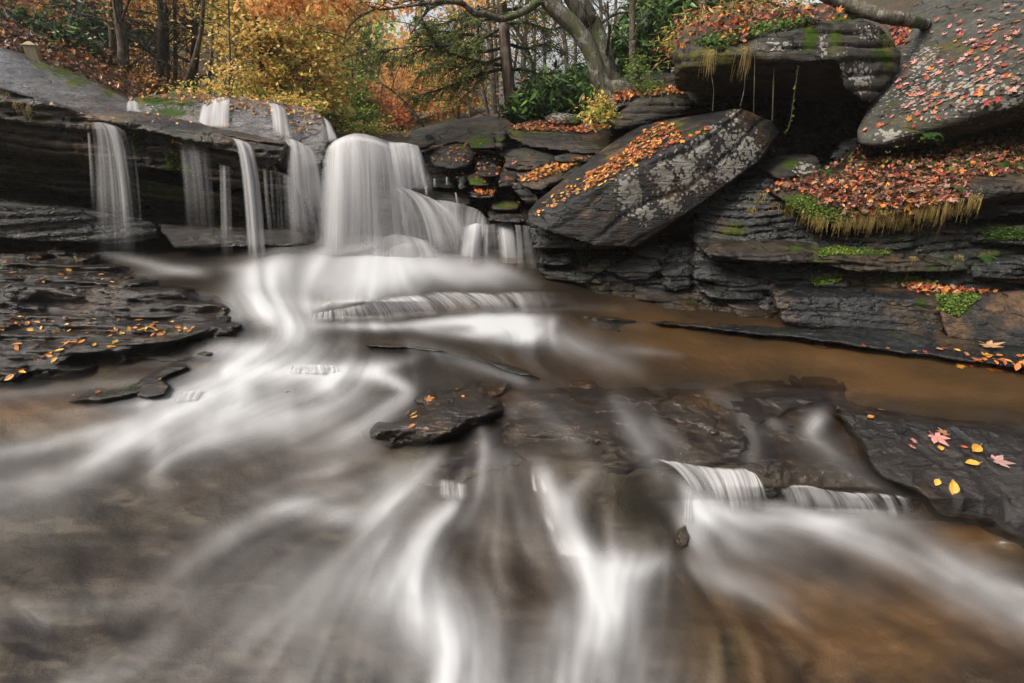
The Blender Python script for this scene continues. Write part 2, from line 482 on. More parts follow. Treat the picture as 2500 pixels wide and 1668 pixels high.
rock('rock_cliff', L, 'dark layered overhanging cliff on the left with thin waterfalls and green moss', 'left', 'rock cliff', voxel=.025, amp=.03, sth=.085, samt=.05, dip=(9, 0),
     moss=[(425, 405, 26, 30, 1.1), (330, 345, 12, 40, .9), (455, 425, 40, 14, .8), (300, 290, 40, 6, .7), (520, 520, 50, 14, .8), (110, 290, 80, 10, .5), (640, 430, 25, 18, .7), (60, 430, 120, 40, .55), (420, 470, 120, 30, .9), (520, 515, 60, 14, 1.0), (350, 440, 60, 30, .7), (100, 400, 200, 30, .7), (620, 420, 40, 40, .8), (300, 460, 300, 60, .45)])
rock('rock_block', [hullpts([(-420, 450, 4.5), (0, 484, 4.95), (200, 508, 5.1), (340, 530, 5.2), (385, 548, 5.25), (392, 582, 5.25), (320, 598, 5.1), (150, 585, 5.0), (0, 572, 4.9), (-420, 560, 4.4), (-420, 480, 6.3), (380, 560, 6.3), (0, 575, 6)])],
     'long dark wet block under the left cliff overhang', 'dark', 'rock block', voxel=.022, amp=.03, samt=.02)
rock('rock_block', [hullpts([(385, 550, 5.3), (470, 545, 5.5), (600, 553, 5.5), (715, 560, 5.5), (750, 578, 5.45), (752, 598, 5.4), (700, 600, 5.3), (560, 602, 5.25), (425, 606, 5.15), (400, 575, 5.2), (400, 560, 6.3), (750, 590, 6.3)])],
     'silvery wet block behind the narrow falls, right of the long dark one', 'wet', 'rock block', voxel=.02, amp=.03, samt=.015, moss=[(545, 550, 12, 8, 1)])
rock('rock_ledge', [hullpts([(325, 240, 6.6), (380, 230, 6.9), (497, 238, 7.0), (564, 236, 7.0), (640, 248, 6.9), (745, 262, 6.7), (779, 280, 6.5), (797, 305, 6.3), (803, 345, 6.1), (790, 400, 6.0), (700, 420, 5.9), (560, 330, 6.0), (400, 300, 6.2), (325, 285, 6.4), (325, 250, 8.4), (790, 290, 8), (560, 240, 9), (790, 420, 8)])],
     'broad grey ledge with two short falls above the left cliff', 'sheen', 'rock ledge', voxel=.025, amp=.025, sth=.3, samt=.02,
     moss=[(380, 245, 70, 16, 1.2), (440, 250, 50, 14, 1.1), (420, 275, 50, 12, 1.1)])
# bedrock behind the main fall, with steps to the right
B = [hullpts([(790, 345, 6.1), (850, 335, 6.3), (960, 350, 6.3), (1030, 358, 6.3), (1045, 450, 5.9), (1050, 470, 5.85), (1000, 640, 5.75), (760, 640, 5.7), (780, 450, 5.9), (790, 360, 7.5), (1030, 365, 7.5), (780, 640, 7), (1040, 640, 7)]),
     hullpts([(960, 465, 5.55), (1060, 490, 5.7), (1110, 505, 5.75), (1110, 560, 5.5), (1090, 640, 5.3), (950, 640, 5.25), (950, 560, 5.4), (960, 470, 6.6), (1100, 510, 6.8), (1100, 640, 6.3)]),
     hullpts([(1060, 500, 5.75), (1160, 512, 5.8), (1180, 540, 5.6), (1170, 640, 5.4), (1050, 640, 5.3), (1050, 560, 5.5), (1060, 500, 6.8), (1180, 520, 6.8), (1170, 640, 6.5)]),
     hullpts([(1120, 548, 5.45), (1200, 543, 5.6), (1290, 550, 5.5), (1300, 580, 5.35), (1300, 660, 5.2), (1130, 655, 5.2), (1120, 560, 6.4), (1300, 560, 6.4), (1300, 660, 6.2)]),
     hullpts([(930, 585, 5.3), (985, 572, 5.4), (1040, 595, 5.3), (1080, 650, 5.15), (900, 650, 5.1), (930, 600, 6), (1060, 640, 6)])]
rock('bedrock_steps', B, 'dark stepped bedrock behind the main waterfall', 'wet', 'bedrock', voxel=.025, amp=.035, samt=.03, sth=.12)

# ---- centre stack ----
def stone(pts, Y, mat, label, name='rock', rec=.2, thick=.45, bulge=.05, **kw):
    return rock(name, [srock(pts, Y, rec, thick, bulge)], label, mat, **kw)
stone(cmap(C2, [(600, 760), (700, 740), (860, 705), (1000, 690), (1140, 688), (1200, 720), (1185, 780), (1050, 815), (840, 835), (690, 850), (590, 845)]), 6.0, 'strata', 'broad brown slab on top of the stack right of the main fall', 'rock_slab', rec=.9, thick=1.2, dip=(-6, 0), moss=[(1085, 300, 20, 6, 1)], samt=.03, cat='rock slab')
stone(cmap(C2, [(590, 800), (700, 780), (740, 830), (690, 870), (580, 865)]), 5.9, 'strata', 'small brown rock at the left end of the stack beside the fall')
stone(cmap(C2, [(1160, 745), (1290, 705), (1420, 700), (1600, 700), (1790, 745), (1760, 880), (1600, 895), (1400, 870), (1270, 850), (1150, 800)]), 5.8, 'strata', 'flat layered slab carrying red leaves and moss under the tree', 'rock_slab', rec=1.0, thick=1.0, sth=.05, samt=.04, cat='rock slab', moss=[(1260, 325, 30, 12, 1), (1330, 322, 60, 6, 1), (1420, 316, 60, 6, .6)])
stone(cmap(C2, [(700, 905), (760, 850), (850, 836), (940, 845), (985, 885), (945, 955), (850, 985), (740, 970)]), 5.75, 'strata', 'rounded brown boulder in the stack right of the main fall', 'boulder', rec=.35, samt=.015, cat='boulder', moss=[(1120, 360, 25, 8, .8)])
stone(cmap(C2, [(920, 825), (990, 785), (1080, 800), (1110, 850), (1050, 870), (950, 865)]), 5.85, 'strata', 'mossy yellow-green stone between the two top slabs', rec=.3, moss=[(1165, 345, 40, 18, .95)])
stone(cmap(C2, [(1080, 770), (1150, 765), (1160, 800), (1130, 880), (1085, 850)]), 5.85, 'strata', 'small upright mossy stone beside the leafy slab', rec=.2, moss=[(1220, 340, 20, 10, .9)])
stone(cmap(C2, [(1120, 880), (1270, 860), (1460, 920), (1480, 960), (1300, 990), (1150, 980)]), 5.65, 'strata', 'thin layered slab under the leafy slab', 'rock_slab', rec=.4, sth=.035, samt=.05, cat='rock slab')
stone(cmap(C2, [(1420, 915), (1500, 895), (1690, 905), (1640, 945), (1450, 945)]), 5.6, 'over', 'pale flat stone wedged under the leafy slab', rec=.3, thick=.4)
stone(cmap(C2, [(1130, 960), (1270, 975), (1380, 1010), (1330, 1050), (1220, 1030), (1120, 1000)]), 5.55, 'strata', 'brown slab edge in the middle of the stack', rec=.3)
stone(cmap(C2, [(1215, 1045), (1330, 990), (1480, 950), (1700, 895), (1720, 930), (1600, 1000), (1450, 1060), (1350, 1110), (1240, 1085)]), 5.35, 'strata', 'tilted narrow slab covered with orange leaves behind the big boulder', 'rock_slab', rec=.5, thick=.5, cat='rock slab', moss=[(1400, 405, 60, 10, .8)], samt=.02)
stone(cmap(C2, [(1080, 1015), (1150, 1000), (1225, 1020), (1215, 1085), (1110, 1090)]), 5.5, 'strata', 'square brown stone left of the leafy tilted slab')
stone(cmap(C2, [(870, 1035), (915, 1020), (925, 1090), (885, 1110)]), 5.5, 'dark', 'small dark stone by the water at the foot of the stack')
stone(cmap(C2, [(915, 1030), (980, 1010), (1060, 1040), (1065, 1075), (1000, 1090), (930, 1075)]), 5.45, 'strata', 'low olive mossy stone in the middle of the stack', moss=[(1165, 443, 30, 14, .9)], rec=.3)
stone(cmap(C2, [(1180, 1090), (1230, 1060), (1340, 1165), (1295, 1200), (1240, 1150)]), 5.2, 'boulder', 'pale grey stone leaning against the big tilted boulder', rec=.1, thick=.25)
stone(cmap(C2, [(930, 1110), (1010, 1085), (1090, 1110), (1085, 1150), (990, 1155), (940, 1140)]), 5.4, 'wet', 'wet stone with a clump of orange leaves above the lower falls', rec=.3)
stone(cmap(C2, [(1045, 1185), (1150, 1170), (1235, 1190), (1230, 1225), (1060, 1220)]), 5.3, 'strata', 'flat moss-topped stone above the lower falls', rec=.3, moss=[(1230, 500, 45, 8, 1)])
stone(cmap(C2, [(1035, 1240), (1100, 1225), (1275, 1250), (1280, 1290), (1180, 1290), (1060, 1275)]), 5.2, 'dark', 'flat dark stone just above the right-hand lower falls', rec=.25)
stone(cmap(C2, [(680, 1105), (760, 1090), (880, 1130), (950, 1160), (940, 1200), (800, 1200), (700, 1160)]), 5.6, 'wet', 'dark wet stone right of the main fall with thin drips', rec=.3)
stone(cmap(C2, [(670, 1000), (760, 1000), (860, 1030), (860, 1090), (760, 1090), (690, 1080)]), 5.8, 'dark', 'dark stone below the rounded brown boulder', rec=.3)
stone(cmap(C2, [(650, 880), (720, 870), (715, 960), (860, 1000), (1090, 980), (1080, 1060), (700, 1080), (655, 1000)]), 6.1, 'dark', 'dark recessed rock behind the stack of stones', rec=.2, thick=.8)
stone(cmap(C2, [(990, 990), (1060, 975), (1130, 1000), (1090, 1030), (1010, 1030)]), 5.5, 'strata', 'small pale-edged stone with red leaves in the stack', rec=.3)
stone(cmap(C2, [(950, 880), (1060, 880), (1130, 920), (1110, 980), (960, 990)]), 5.85, 'dark', 'dark block right of the rounded brown boulder', rec=.3)
stone(cmap(C2, [(1380, 690), (1440, 655), (1540, 660), (1600, 690), (1580, 720), (1400, 715)]), 6.5, 'over', 'lichen-grey lumpy stone below the rhododendron', rec=.3, thick=.6, moss=[(1400, 292, 40, 8, .7)], lichen=[(1370, 285, 40, 14, .7)])
stone(cmap(C2, [(700, 870), (1100, 850), (1500, 860), (1750, 870), (1700, 1000), (1300, 1250), (1000, 1230), (760, 1180), (680, 1050)]), 6.25, 'dark', 'dark broken bank behind the stacked stones', 'rock_bank', rec=.3, thick=1.4, cat='rock bank', samt=.06)
# ---- tilted boulder ----
rock('boulder', [hullpts([(1288, 520, 4.7), (1292, 545, 4.62), (1305, 495, 5.0), (1376, 448, 5.3), (1435, 406, 5.6), (1503, 339, 5.9), (1553, 312, 6.0), (1629, 290, 6.0), (1700, 285, 5.8), (1790, 266, 5.5),
                          (1418, 478, 4.55), (1545, 423, 4.6), (1620, 372, 4.75), (1750, 312, 4.9), (1812, 264, 5.05), (1842, 282, 5.1), (1880, 290, 5.2), (1902, 322, 5.25), (1880, 360, 5.1), (1858, 392, 5.0),
                          (1738, 469, 4.85), (1671, 526, 4.7), (1599, 562, 4.6), (1545, 604, 4.55), (1452, 600, 4.45), (1334, 564, 4.5),
                          (1640, 560, 5.6), (1860, 400, 5.9), (1400, 560, 5.6)])],
     'huge tilted dark boulder with pale lichen patches and a leaf-strewn top', 'boulder', 'boulder', voxel=.013, amp=.018, freq=2.4, sth=.22, samt=.012, dip=(-24, 0),
     lichen=[(1800, 350, 70, 50, .8), (1690, 440, 60, 40, .8), (1540, 475, 42, 60, .95), (1575, 520, 34, 30, .85), (1620, 430, 40, 50, .95), (1670, 400, 45, 50, .9), (1715, 360, 38, 38, .85), (1780, 410, 60, 40, .9), (1830, 370, 45, 45, .8), (1750, 320, 30, 26, .7), (1790, 290, 22, 26, .75), (1640, 500, 40, 30, .8)],
     moss=[(1640, 305, 40, 14, .8), (1590, 330, 30, 20, .6), (1700, 325, 40, 14, .7)])
stone(cmap(C3, [(88, 850), (110, 820), (480, 900), (690, 960), (640, 975), (300, 975), (110, 972)]), 4.7, 'dark', 'dark slab with an amber end right under the tilted boulder', 'rock_slab', rec=.1, thick=.8, cat='rock slab')
# ---- right wall stones (photo crop coordinates) ----
wall = [
 ([(150, 985), (330, 975), (370, 1040), (300, 1075), (160, 1060)], 4.72, 'dark', 'dark stone beside the lower falls under the amber-ended slab'),
 ([(330, 960), (500, 960), (470, 1050), (380, 1040)], 4.8, 'dark', 'small stone with green moss under the tilted boulder'),
 ([(130, 1080), (300, 1080), (480, 1130), (420, 1165), (200, 1150), (165, 1120)], 4.66, 'dark', 'low dark stone at the edge of the white water'),
 ([(440, 1050), (560, 1000), (650, 1010), (560, 1080), (500, 1120), (430, 1080)], 4.7, 'strata', 'brown wedge stone below the tilted boulder'),
 ([(540, 1090), (680, 1020), (860, 1025), (870, 1080), (790, 1150), (640, 1140)], 4.6, 'boulder', 'grey flat-faced stone below the tilted boulder'),
 ([(600, 1150), (800, 1140), (860, 1170), (850, 1240), (700, 1230)], 4.6, 'dark', 'dark stone between the flat-faced stone and the water'),
 ([(870, 1110), (960, 1080), (1040, 1060), (1065, 1140), (1040, 1200), (940, 1220), (875, 1180)], 4.5, 'boulder', 'rounded dark grey block in the middle of the right wall'),
 ([(650, 960), (860, 960), (910, 1000), (880, 1060), (720, 1010)], 4.75, 'strata', 'brown stone wedged under the low end of the tilted boulder'),
 ([(900, 960), (1100, 940), (1130, 1020), (1000, 1060), (920, 1050)], 4.8, 'dark', 'dark stone in the shade below the tilted boulder'),
 ([(1100, 985), (1180, 940), (1480, 930), (1500, 1000), (1320, 1050), (1150, 1030)], 4.45, 'strata', 'brown flat stone at the left end of the mossy shelf'),
 ([(1050, 1070), (1200, 1060), (1500, 1140), (1500, 1190), (1290, 1190), (1060, 1140)], 4.4, 'dark', 'long wet stone under the mossy shelf'),
 ([(1080, 1190), (1250, 1190), (1480, 1210), (1470, 1270), (1250, 1270), (1120, 1250)], 4.3, 'dark', 'glossy dark stone right of the rounded grey block'),
 ([(710, 1190), (860, 1200), (960, 1250), (1100, 1270), (1000, 1290), (730, 1270)], 4.45, 'wet', 'finely layered wet stone below the rounded grey block'),
 ([(420, 1190), (700, 1210), (720, 1280), (520, 1290), (440, 1260)], 4.55, 'dark', 'low dark stone at the pool edge near the falls'),
 ([(500, 1290), (860, 1290), (1160, 1330), (1200, 1390), (860, 1385), (560, 1350)], 4.3, 'wet', 'long wet ledge along the pool edge'),
 ([(1090, 1260), (1220, 1260), (1250, 1380), (1170, 1350)], 4.3, 'dark', 'narrow upright wet stone at the pool edge'),
 ([(1260, 1290), (1420, 1300), (1520, 1350), (1600, 1410), (1320, 1400)], 4.15, 'wet', 'shiny wedge stone at the water edge'),
 ([(1510, 1230), (1640, 1190), (1782, 1200), (1782, 1270), (1540, 1280)], 4.15, 'dark', 'dark stone left of the long lower block'),
 ([(1480, 1130), (1640, 1130), (1660, 1170), (1540, 1190)], 4.3, 'dark', 'small flat stone under the mossy shelf'),
 ([(280, 1240), (440, 1240), (540, 1340), (420, 1335), (290, 1320)], 4.6, 'wet', 'rough wet brown stone at the end of the curved weir'),
]
for (pl, Y, mt, lb) in wall:
    mo = [(1415, 435+200-0, 24, 14, 1)] if 'green moss' in lb else ()
    stone(cmap(C3, pl), Y, mt, lb, rec=.15, thick=.5, bulge=.04, samt=.025, sth=.045, voxel=.018, amp=.018, moss=([(C3(430, 1000)[0], C3(430, 1000)[1], 26, 18, 1.1)] if mo else ()))
# backing mass behind the wall stones
rock('rock_bank', [hullpts([(1310, 600, 5.1), (1500, 600, 5.0), (1700, 600, 4.95), (1700, 690, 4.7), (1700, 790, 4.25), (1400, 740, 4.6), (1330, 700, 4.8), (1310, 600, 6.5), (1700, 600, 6.5), (1700, 790, 6)]),
                   hullpts([(1700, 470, 5.2), (1850, 430, 5.2), (1900, 470, 4.85), (2340, 470, 4.65), (2900, 440, 4.2), (2900, 860, 3.7), (2300, 800, 3.95), (1700, 770, 4.35), (1700, 600, 4.9), (1700, 560, 7), (2900, 440, 7), (2900, 860, 7), (1700, 770, 7)])],
     'dark shaded layered bank behind the stones of the right wall', 'dark', 'rock bank', voxel=.026, amp=.04, sth=.06, samt=.07, dip=(-3, 0),
     moss=[(1790, 560, 40, 20, .9), (2480, 560, 80, 14, 1.1), (2400, 520, 100, 20, .6), (2420, 625, 40, 30, .8)])
rock('rock_shelf', [hullpts(cmap3) for cmap3 in [
      [(1712, 612, 4.35), (1770, 592, 4.6), (1870, 584, 4.6), (2100, 600, 4.5), (2345, 622, 4.3), (2350, 640, 4.1), (2100, 640, 4.15), (1860, 642, 4.2), (1740, 630, 4.3), (1800, 600, 5.4), (2340, 620, 5.2)],
      [(1990, 640, 4.25), (2350, 635, 4.1), (2360, 660, 4.05), (2100, 665, 4.1), (2000, 655, 5), (2350, 655, 5)]]],
     'long thin shelf of rock with bright green moss in the right wall', 'strata', 'rock shelf', voxel=.018, amp=.02, sth=.04, samt=.03,
     moss=[(2060, 610, 90, 16, 1.1), (2150, 605, 60, 8, .9), (1940, 605, 40, 8, .8), (2000, 640, 40, 12, .8), (2300, 650, 60, 14, .5)])
rock('rock_block', [hullpts([(1889, 726, 4.1), (1975, 694, 4.35), (2100, 680, 4.45), (2290, 712, 4.1), (2306, 730, 3.85), (2306, 822, 3.68), (2100, 812, 3.8), (1915, 790, 3.95), (1900, 750, 5), (2290, 720, 5), (2100, 700, 5.2), (2290, 800, 5)])],
     'long dark layered block at the pool edge on the right', 'dark', 'rock block', voxel=.018, amp=.02, sth=.05, samt=.022, moss=[(2010, 682, 45, 10, 1.1), (2180, 684, 80, 12, 1.1), (2250, 735, 20, 20, .5)])
rock('rock_block', [hullpts([(2290, 722, 3.85), (2410, 714, 3.95), (2900, 690, 3.6), (2900, 900, 3.1), (2500, 838, 3.5), (2310, 826, 3.6), (2296, 770, 3.7), (2300, 724, 5), (2900, 700, 5), (2900, 860, 5)])],
     'blue-brown end block with a hanging green plant at the right pool edge', 'boulder', 'rock block', voxel=.018, amp=.02, sth=.2, samt=.01, moss=[(2340, 745, 40, 26, 1)])
rock('rock_layers', [hullpts([(2360, 470, 4.4), (2900, 400, 4.0), (2900, 480, 3.9), (2500, 520, 4.1), (2360, 540, 4.3), (2400, 500, 5.5), (2900, 450, 5.5)]),
                     hullpts([(2380, 560, 4.3), (2500, 550, 4.1), (2900, 520, 3.8), (2900, 600, 3.75), (2500, 600, 4.05), (2380, 590, 4.2), (2400, 570, 5.5), (2900, 560, 5.5)]),
                     hullpts([(2360, 650, 4.1), (2420, 620, 4.2), (2900, 590, 3.8), (2900, 690, 3.7), (2500, 680, 3.95), (2370, 680, 4.0), (2400, 650, 5.5), (2900, 640, 5.5)])],
     'stack of thin dark layers with moss at the far right of the wall', 'dark', 'rock layers', voxel=.018, amp=.02, sth=.04, samt=.04, moss=[(2450, 570, 80, 12, 1.1), (2400, 460, 30, 10, .6)])
# ---- leaf slope, upper slab, overhang ----
rock('rock_bank', [hullpts([(1870, 462, 4.9), (1935, 505, 4.5), (2010, 545, 4.35), (2200, 540, 4.3), (2340, 500, 4.25), (2360, 455, 4.2), (2900, 400, 3.8), (2900, 200, 5.0), (2500, 300, 5.1), (2330, 340, 5.2), (2150, 372, 5.3), (2030, 400, 5.35), (1900, 430, 5.4), (1880, 470, 6), (2900, 300, 6), (2200, 540, 5.2), (2900, 430, 5)])],
     'sloping bank buried in red and orange leaves below the big grey slab', 'strata', 'bank', voxel=.022, amp=.03, sth=.05, samt=.02,
     moss=[(1960, 500, 60, 30, 1.1), (2150, 510, 180, 22, .8), (2050, 520, 80, 16, .8)])
rock('boulder', [hullpts([(2235, 33, 6.6), (2228, 125, 6.0), (2172, 200, 5.5), (2092, 318, 4.95), (2096, 350, 4.85), (2140, 360, 4.75), (2330, 330, 4.6), (2410, 296, 4.5), (2500, 232, 4.35), (2900, 60, 3.9), (2900, 140, 3.9), (2500, 285, 4.4), (2330, 345, 4.8),
                          (2260, -60, 7.2), (2500, -160, 7.0), (2900, -260, 6.4), (2250, 60, 7.8), (2900, 200, 6), (2300, 330, 6), (2100, 350, 5.6)])],
     'huge grey slab with red leaves on its slope in the upper right corner', 'slab', 'boulder', voxel=.026, amp=.03, freq=2.5, sth=.3, samt=.012, dip=(-20, 0),
     lichen=[(2350, 230, 300, 90, .58), (2260, 150, 60, 70, .6), (2170, 330, 60, 20, .8), (2450, 250, 80, 30, .65)], moss=[(2220, 300, 60, 22, .6), (2330, 110, 70, 22, .6), (2160, 240, 40, 30, .45)])
rock('boulder', [hullpts([(1660, 110, 5.3), (1700, 60, 5.9), (1860, 25, 6.0), (2030, 28, 5.9), (2060, 50, 5.2), (2050, 145, 5.0), (1980, 152, 4.95), (1900, 140, 4.95), (1840, 125, 5.0), (1660, 165, 5.2), (1640, 180, 5.4), (1650, 225, 5.6), (1790, 236, 5.7), (2030, 252, 5.7), (2110, 240, 5.5), (1650, 60, 8), (2100, 0, 8), (2100, 230, 8)]),
                 hullpts([(2045, 60, 5.15), (2100, 48, 5.3), (2150, 70, 5.3), (2192, 110, 5.4), (2195, 170, 5.35), (2160, 215, 5.2), (2125, 250, 5.1), (2100, 240, 5.0), (2060, 215, 4.95), (2045, 150, 4.95), (2100, 60, 7), (2190, 200, 7)])],
     'overhanging block roofing the dark cave with moss and pale patches on its nose', 'over', 'boulder', voxel=.026, amp=.05, freq=2.2, sth=.12, samt=.03,
     lichen=[(1900, 110, 50, 20, .7), (2100, 190, 35, 45, .9), (2120, 80, 40, 25, .7), (2010, 110, 20, 40, .7), (2060, 160, 20, 60, .5)], moss=[(1760, 140, 90, 22, .9), (1975, 90, 20, 45, 1), (2040, 100, 20, 40, .9), (2160, 130, 26, 55, 1), (2050, 45, 60, 10, 1), (1690, 165, 60, 10, .8)])
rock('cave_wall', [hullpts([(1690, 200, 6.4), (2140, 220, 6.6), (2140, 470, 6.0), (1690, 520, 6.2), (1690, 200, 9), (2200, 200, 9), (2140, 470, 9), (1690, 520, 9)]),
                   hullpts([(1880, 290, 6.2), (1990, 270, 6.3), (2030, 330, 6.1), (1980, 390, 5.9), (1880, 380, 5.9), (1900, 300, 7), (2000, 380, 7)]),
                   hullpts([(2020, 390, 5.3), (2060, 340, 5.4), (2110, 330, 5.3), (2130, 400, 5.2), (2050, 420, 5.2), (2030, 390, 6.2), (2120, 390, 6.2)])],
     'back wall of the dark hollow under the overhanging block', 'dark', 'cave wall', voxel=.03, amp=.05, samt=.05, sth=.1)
stone([(1885, 420), (1930, 395), (2000, 380), (2012, 400), (1990, 430), (1900, 440)], 5.0, 'over', 'small lichen-covered green-grey rock at the mouth of the cave', rec=.3, lichen=[(1960, 410, 30, 20, .9)], moss=[(1930, 400, 30, 12, .9)])
stone(cmap(C3, [(570, 240), (640, 175), (720, 110), (820, 50), (1000, 62), (1060, 110), (1000, 190), (830, 190), (700, 265), (600, 280)]), 5.9, 'over', 'tilted brown rock under the curved mossy tree', rec=.3, thick=1.2, moss=[(1620, 225, 50, 8, .8)])
stone(cmap(C3, [(560, 60), (700, 40), (860, 60), (700, 120), (600, 180), (560, 130)]), 6.2, 'dark', 'dark rock in the shade beneath the tree roots', rec=.3, thick=1.2)
stone(cmap(C3, [(780, 180), (1000, 120), (1250, 110), (1280, 190), (1050, 260), (760, 250)]), 6.3, 'strata', 'dark brown rock behind the top edge of the tilted boulder', rec=.2, thick=1.0)
stone(cmap(C3, [(1000, 60), (1130, 20), (1250, 60), (1240, 140), (1050, 130)]), 6.1, 'strata', 'orange-stained rock below the left corner of the overhang', rec=.3, thick=1.0)
stone(cmap(C3, [(560, 0), (700, -40), (1000, -60), (1000, 60), (800, 50), (600, 60)]), 6.6, 'over', 'low mossy rock where the tree roots grip', rec=.3, thick=1.2, moss=[(1560, 210, 80, 20, .7)])
stone([(1890, 440), (1700, 500), (1690, 560), (1780, 600), (1950, 580), (1960, 520), (1900, 470)], 4.85, 'dark', 'dark mossy rock right of the tilted boulder', rec=.35, thick=1.0, moss=[(1780, 560, 60, 26, 1.0), (1820, 500, 30, 20, .8)], samt=.05, sth=.05)
#ROCKS_END

# ------------------------------------------------------------------ stream: levels, flow lines, foam
UC = [-400, 0, 400, 700, 900, 1100, 1300, 1500, 1700, 2000, 2300, 2600, 2900]
PR = [
 [(540, .66), (690, .56), (765, .38), (870, .30), (915, .24), (1100, .12), (1668, 0)],
 [(560, .66), (690, .58), (705, .57), (765, .40), (870, .30), (915, .24), (1100, .12), (1300, .05), (1668, 0)],
 [(560, .62), (640, .55), (712, .50), (768, .36), (870, .28), (900, .25), (960, .22), (1100, .12), (1300, .03), (1668, 0)],
 [(560, .60), (650, .52), (715, .44), (800, .31), (893, .28), (925, .24), (1000, .20), (1100, .12), (1300, .04), (1668, 0)],
 [(560, .58), (650, .51), (735, .465), (775, .31), (893, .28), (925, .25), (1000, .235), (1090, .2), (1250, .08), (1668, 0)],
 [(560, .58), (650, .50), (712, .465), (764, .305), (900, .275), (1000, .26), (1120, .24), (1300, .08), (1450, .0)],
 [(560, .58), (650, .50), (711, .465), (758, .30), (900, .275), (1040, .26), (1120, .23), (1200, .14), (1360, .02), (1668, 0)],
 [(560, .56), (650, .42), (740, .34), (765, .29), (950, .28), (1090, .255), (1130, .235), (1230, .13), (1360, .02), (1668, 0)],
 [(560, .5), (740, .30), (930, .283), (965, .26), (1130, .22), (1225, .03), (1668, -.02)],
 [(560, .5), (740, .30), (950, .283), (1000, .25), (1188, .19), (1245, .02), (1668, -.03)],
 [(560, .5), (740, .30), (990, .28), (1060, .25), (1215, .17), (1275, .02), (1668, -.03)],
 [(560, .5), (740, .30), (1040, .28), (1100, .25), (1320, .14), (1390, .0), (1668, -.03)],
 [(560, .5), (740, .30), (1060, .28), (1120, .25), (1400, .14), (1460, .0), (1668, -.03)]]
def WZ(u, v):
    cols = [np.interp(v, [a for a, b in p], [b for a, b in p]) for p in PR]
    cols = np.stack(cols, 0)
    x = np.interp(u, UC, np.arange(len(UC)))
    i = np.clip(np.floor(x).astype(int), 0, len(UC)-2); f = x-i
    f = f*f*(3-2*f)*.5+f*.5
    a = np.take_along_axis(cols, i[None], 0)[0]; b = np.take_along_axis(cols, i[None]+1, 0)[0]
    return a*(1-f)+b*f

STEP = 4.0
us = np.arange(-420, 2921, STEP); vs = np.arange(575, 1790, STEP)
U, V = np.meshgrid(us, vs)
NR, NC = U.shape
def blur(a, n=1):
    for _ in range(n):
        b = np.pad(a, 1, mode='edge')
        a = (b[1:-1, 1:-1]*2+b[:-2, 1:-1]+b[2:, 1:-1]+b[1:-1, :-2]+b[1:-1, 2:])/6
    return a
def segdist(pl, closed=False, U=U, V=V):
    best = np.full(U.shape, 1e9); par = np.zeros(U.shape)
    n = len(pl)
    for i in range(n if closed else n-1):
        a = pl[i]; b = pl[(i+1) % n]
        dx, dy = b[0]-a[0], b[1]-a[1]
        t = np.clip(((U-a[0])*dx+(V-a[1])*dy)/(dx*dx+dy*dy+1e-9), 0, 1)
        d = np.hypot(U-a[0]-t*dx, V-a[1]-t*dy)
        k = d < best
        best = np.where(k, d, best); par = np.where(k, i+t, par)
    return best, par
def inside(pl, U=U, V=V):
    r = np.zeros(U.shape, bool); n = len(pl)
    for i in range(n):
        x1, y1 = pl[i]; x2, y2 = pl[(i+1) % n]
        c = ((y1 > V) != (y2 > V))
        with np.errstate(divide='ignore', invalid='ignore'):
            xi = (x2-x1)*(V-y1)/((y2-y1) if y2 != y1 else 1e-9)+x1
        r ^= c & (U < xi)
    return r
def polymask(pl, feather, U=U, V=V):
    d, _ = segdist(pl, True, U, V)
    s = np.where(inside(pl, U, V), d, -d)
    return sstep(s, -feather*.3, feather), s

WZ0 = WZ(U, V)
WZ0 = blur(WZ0, 2)

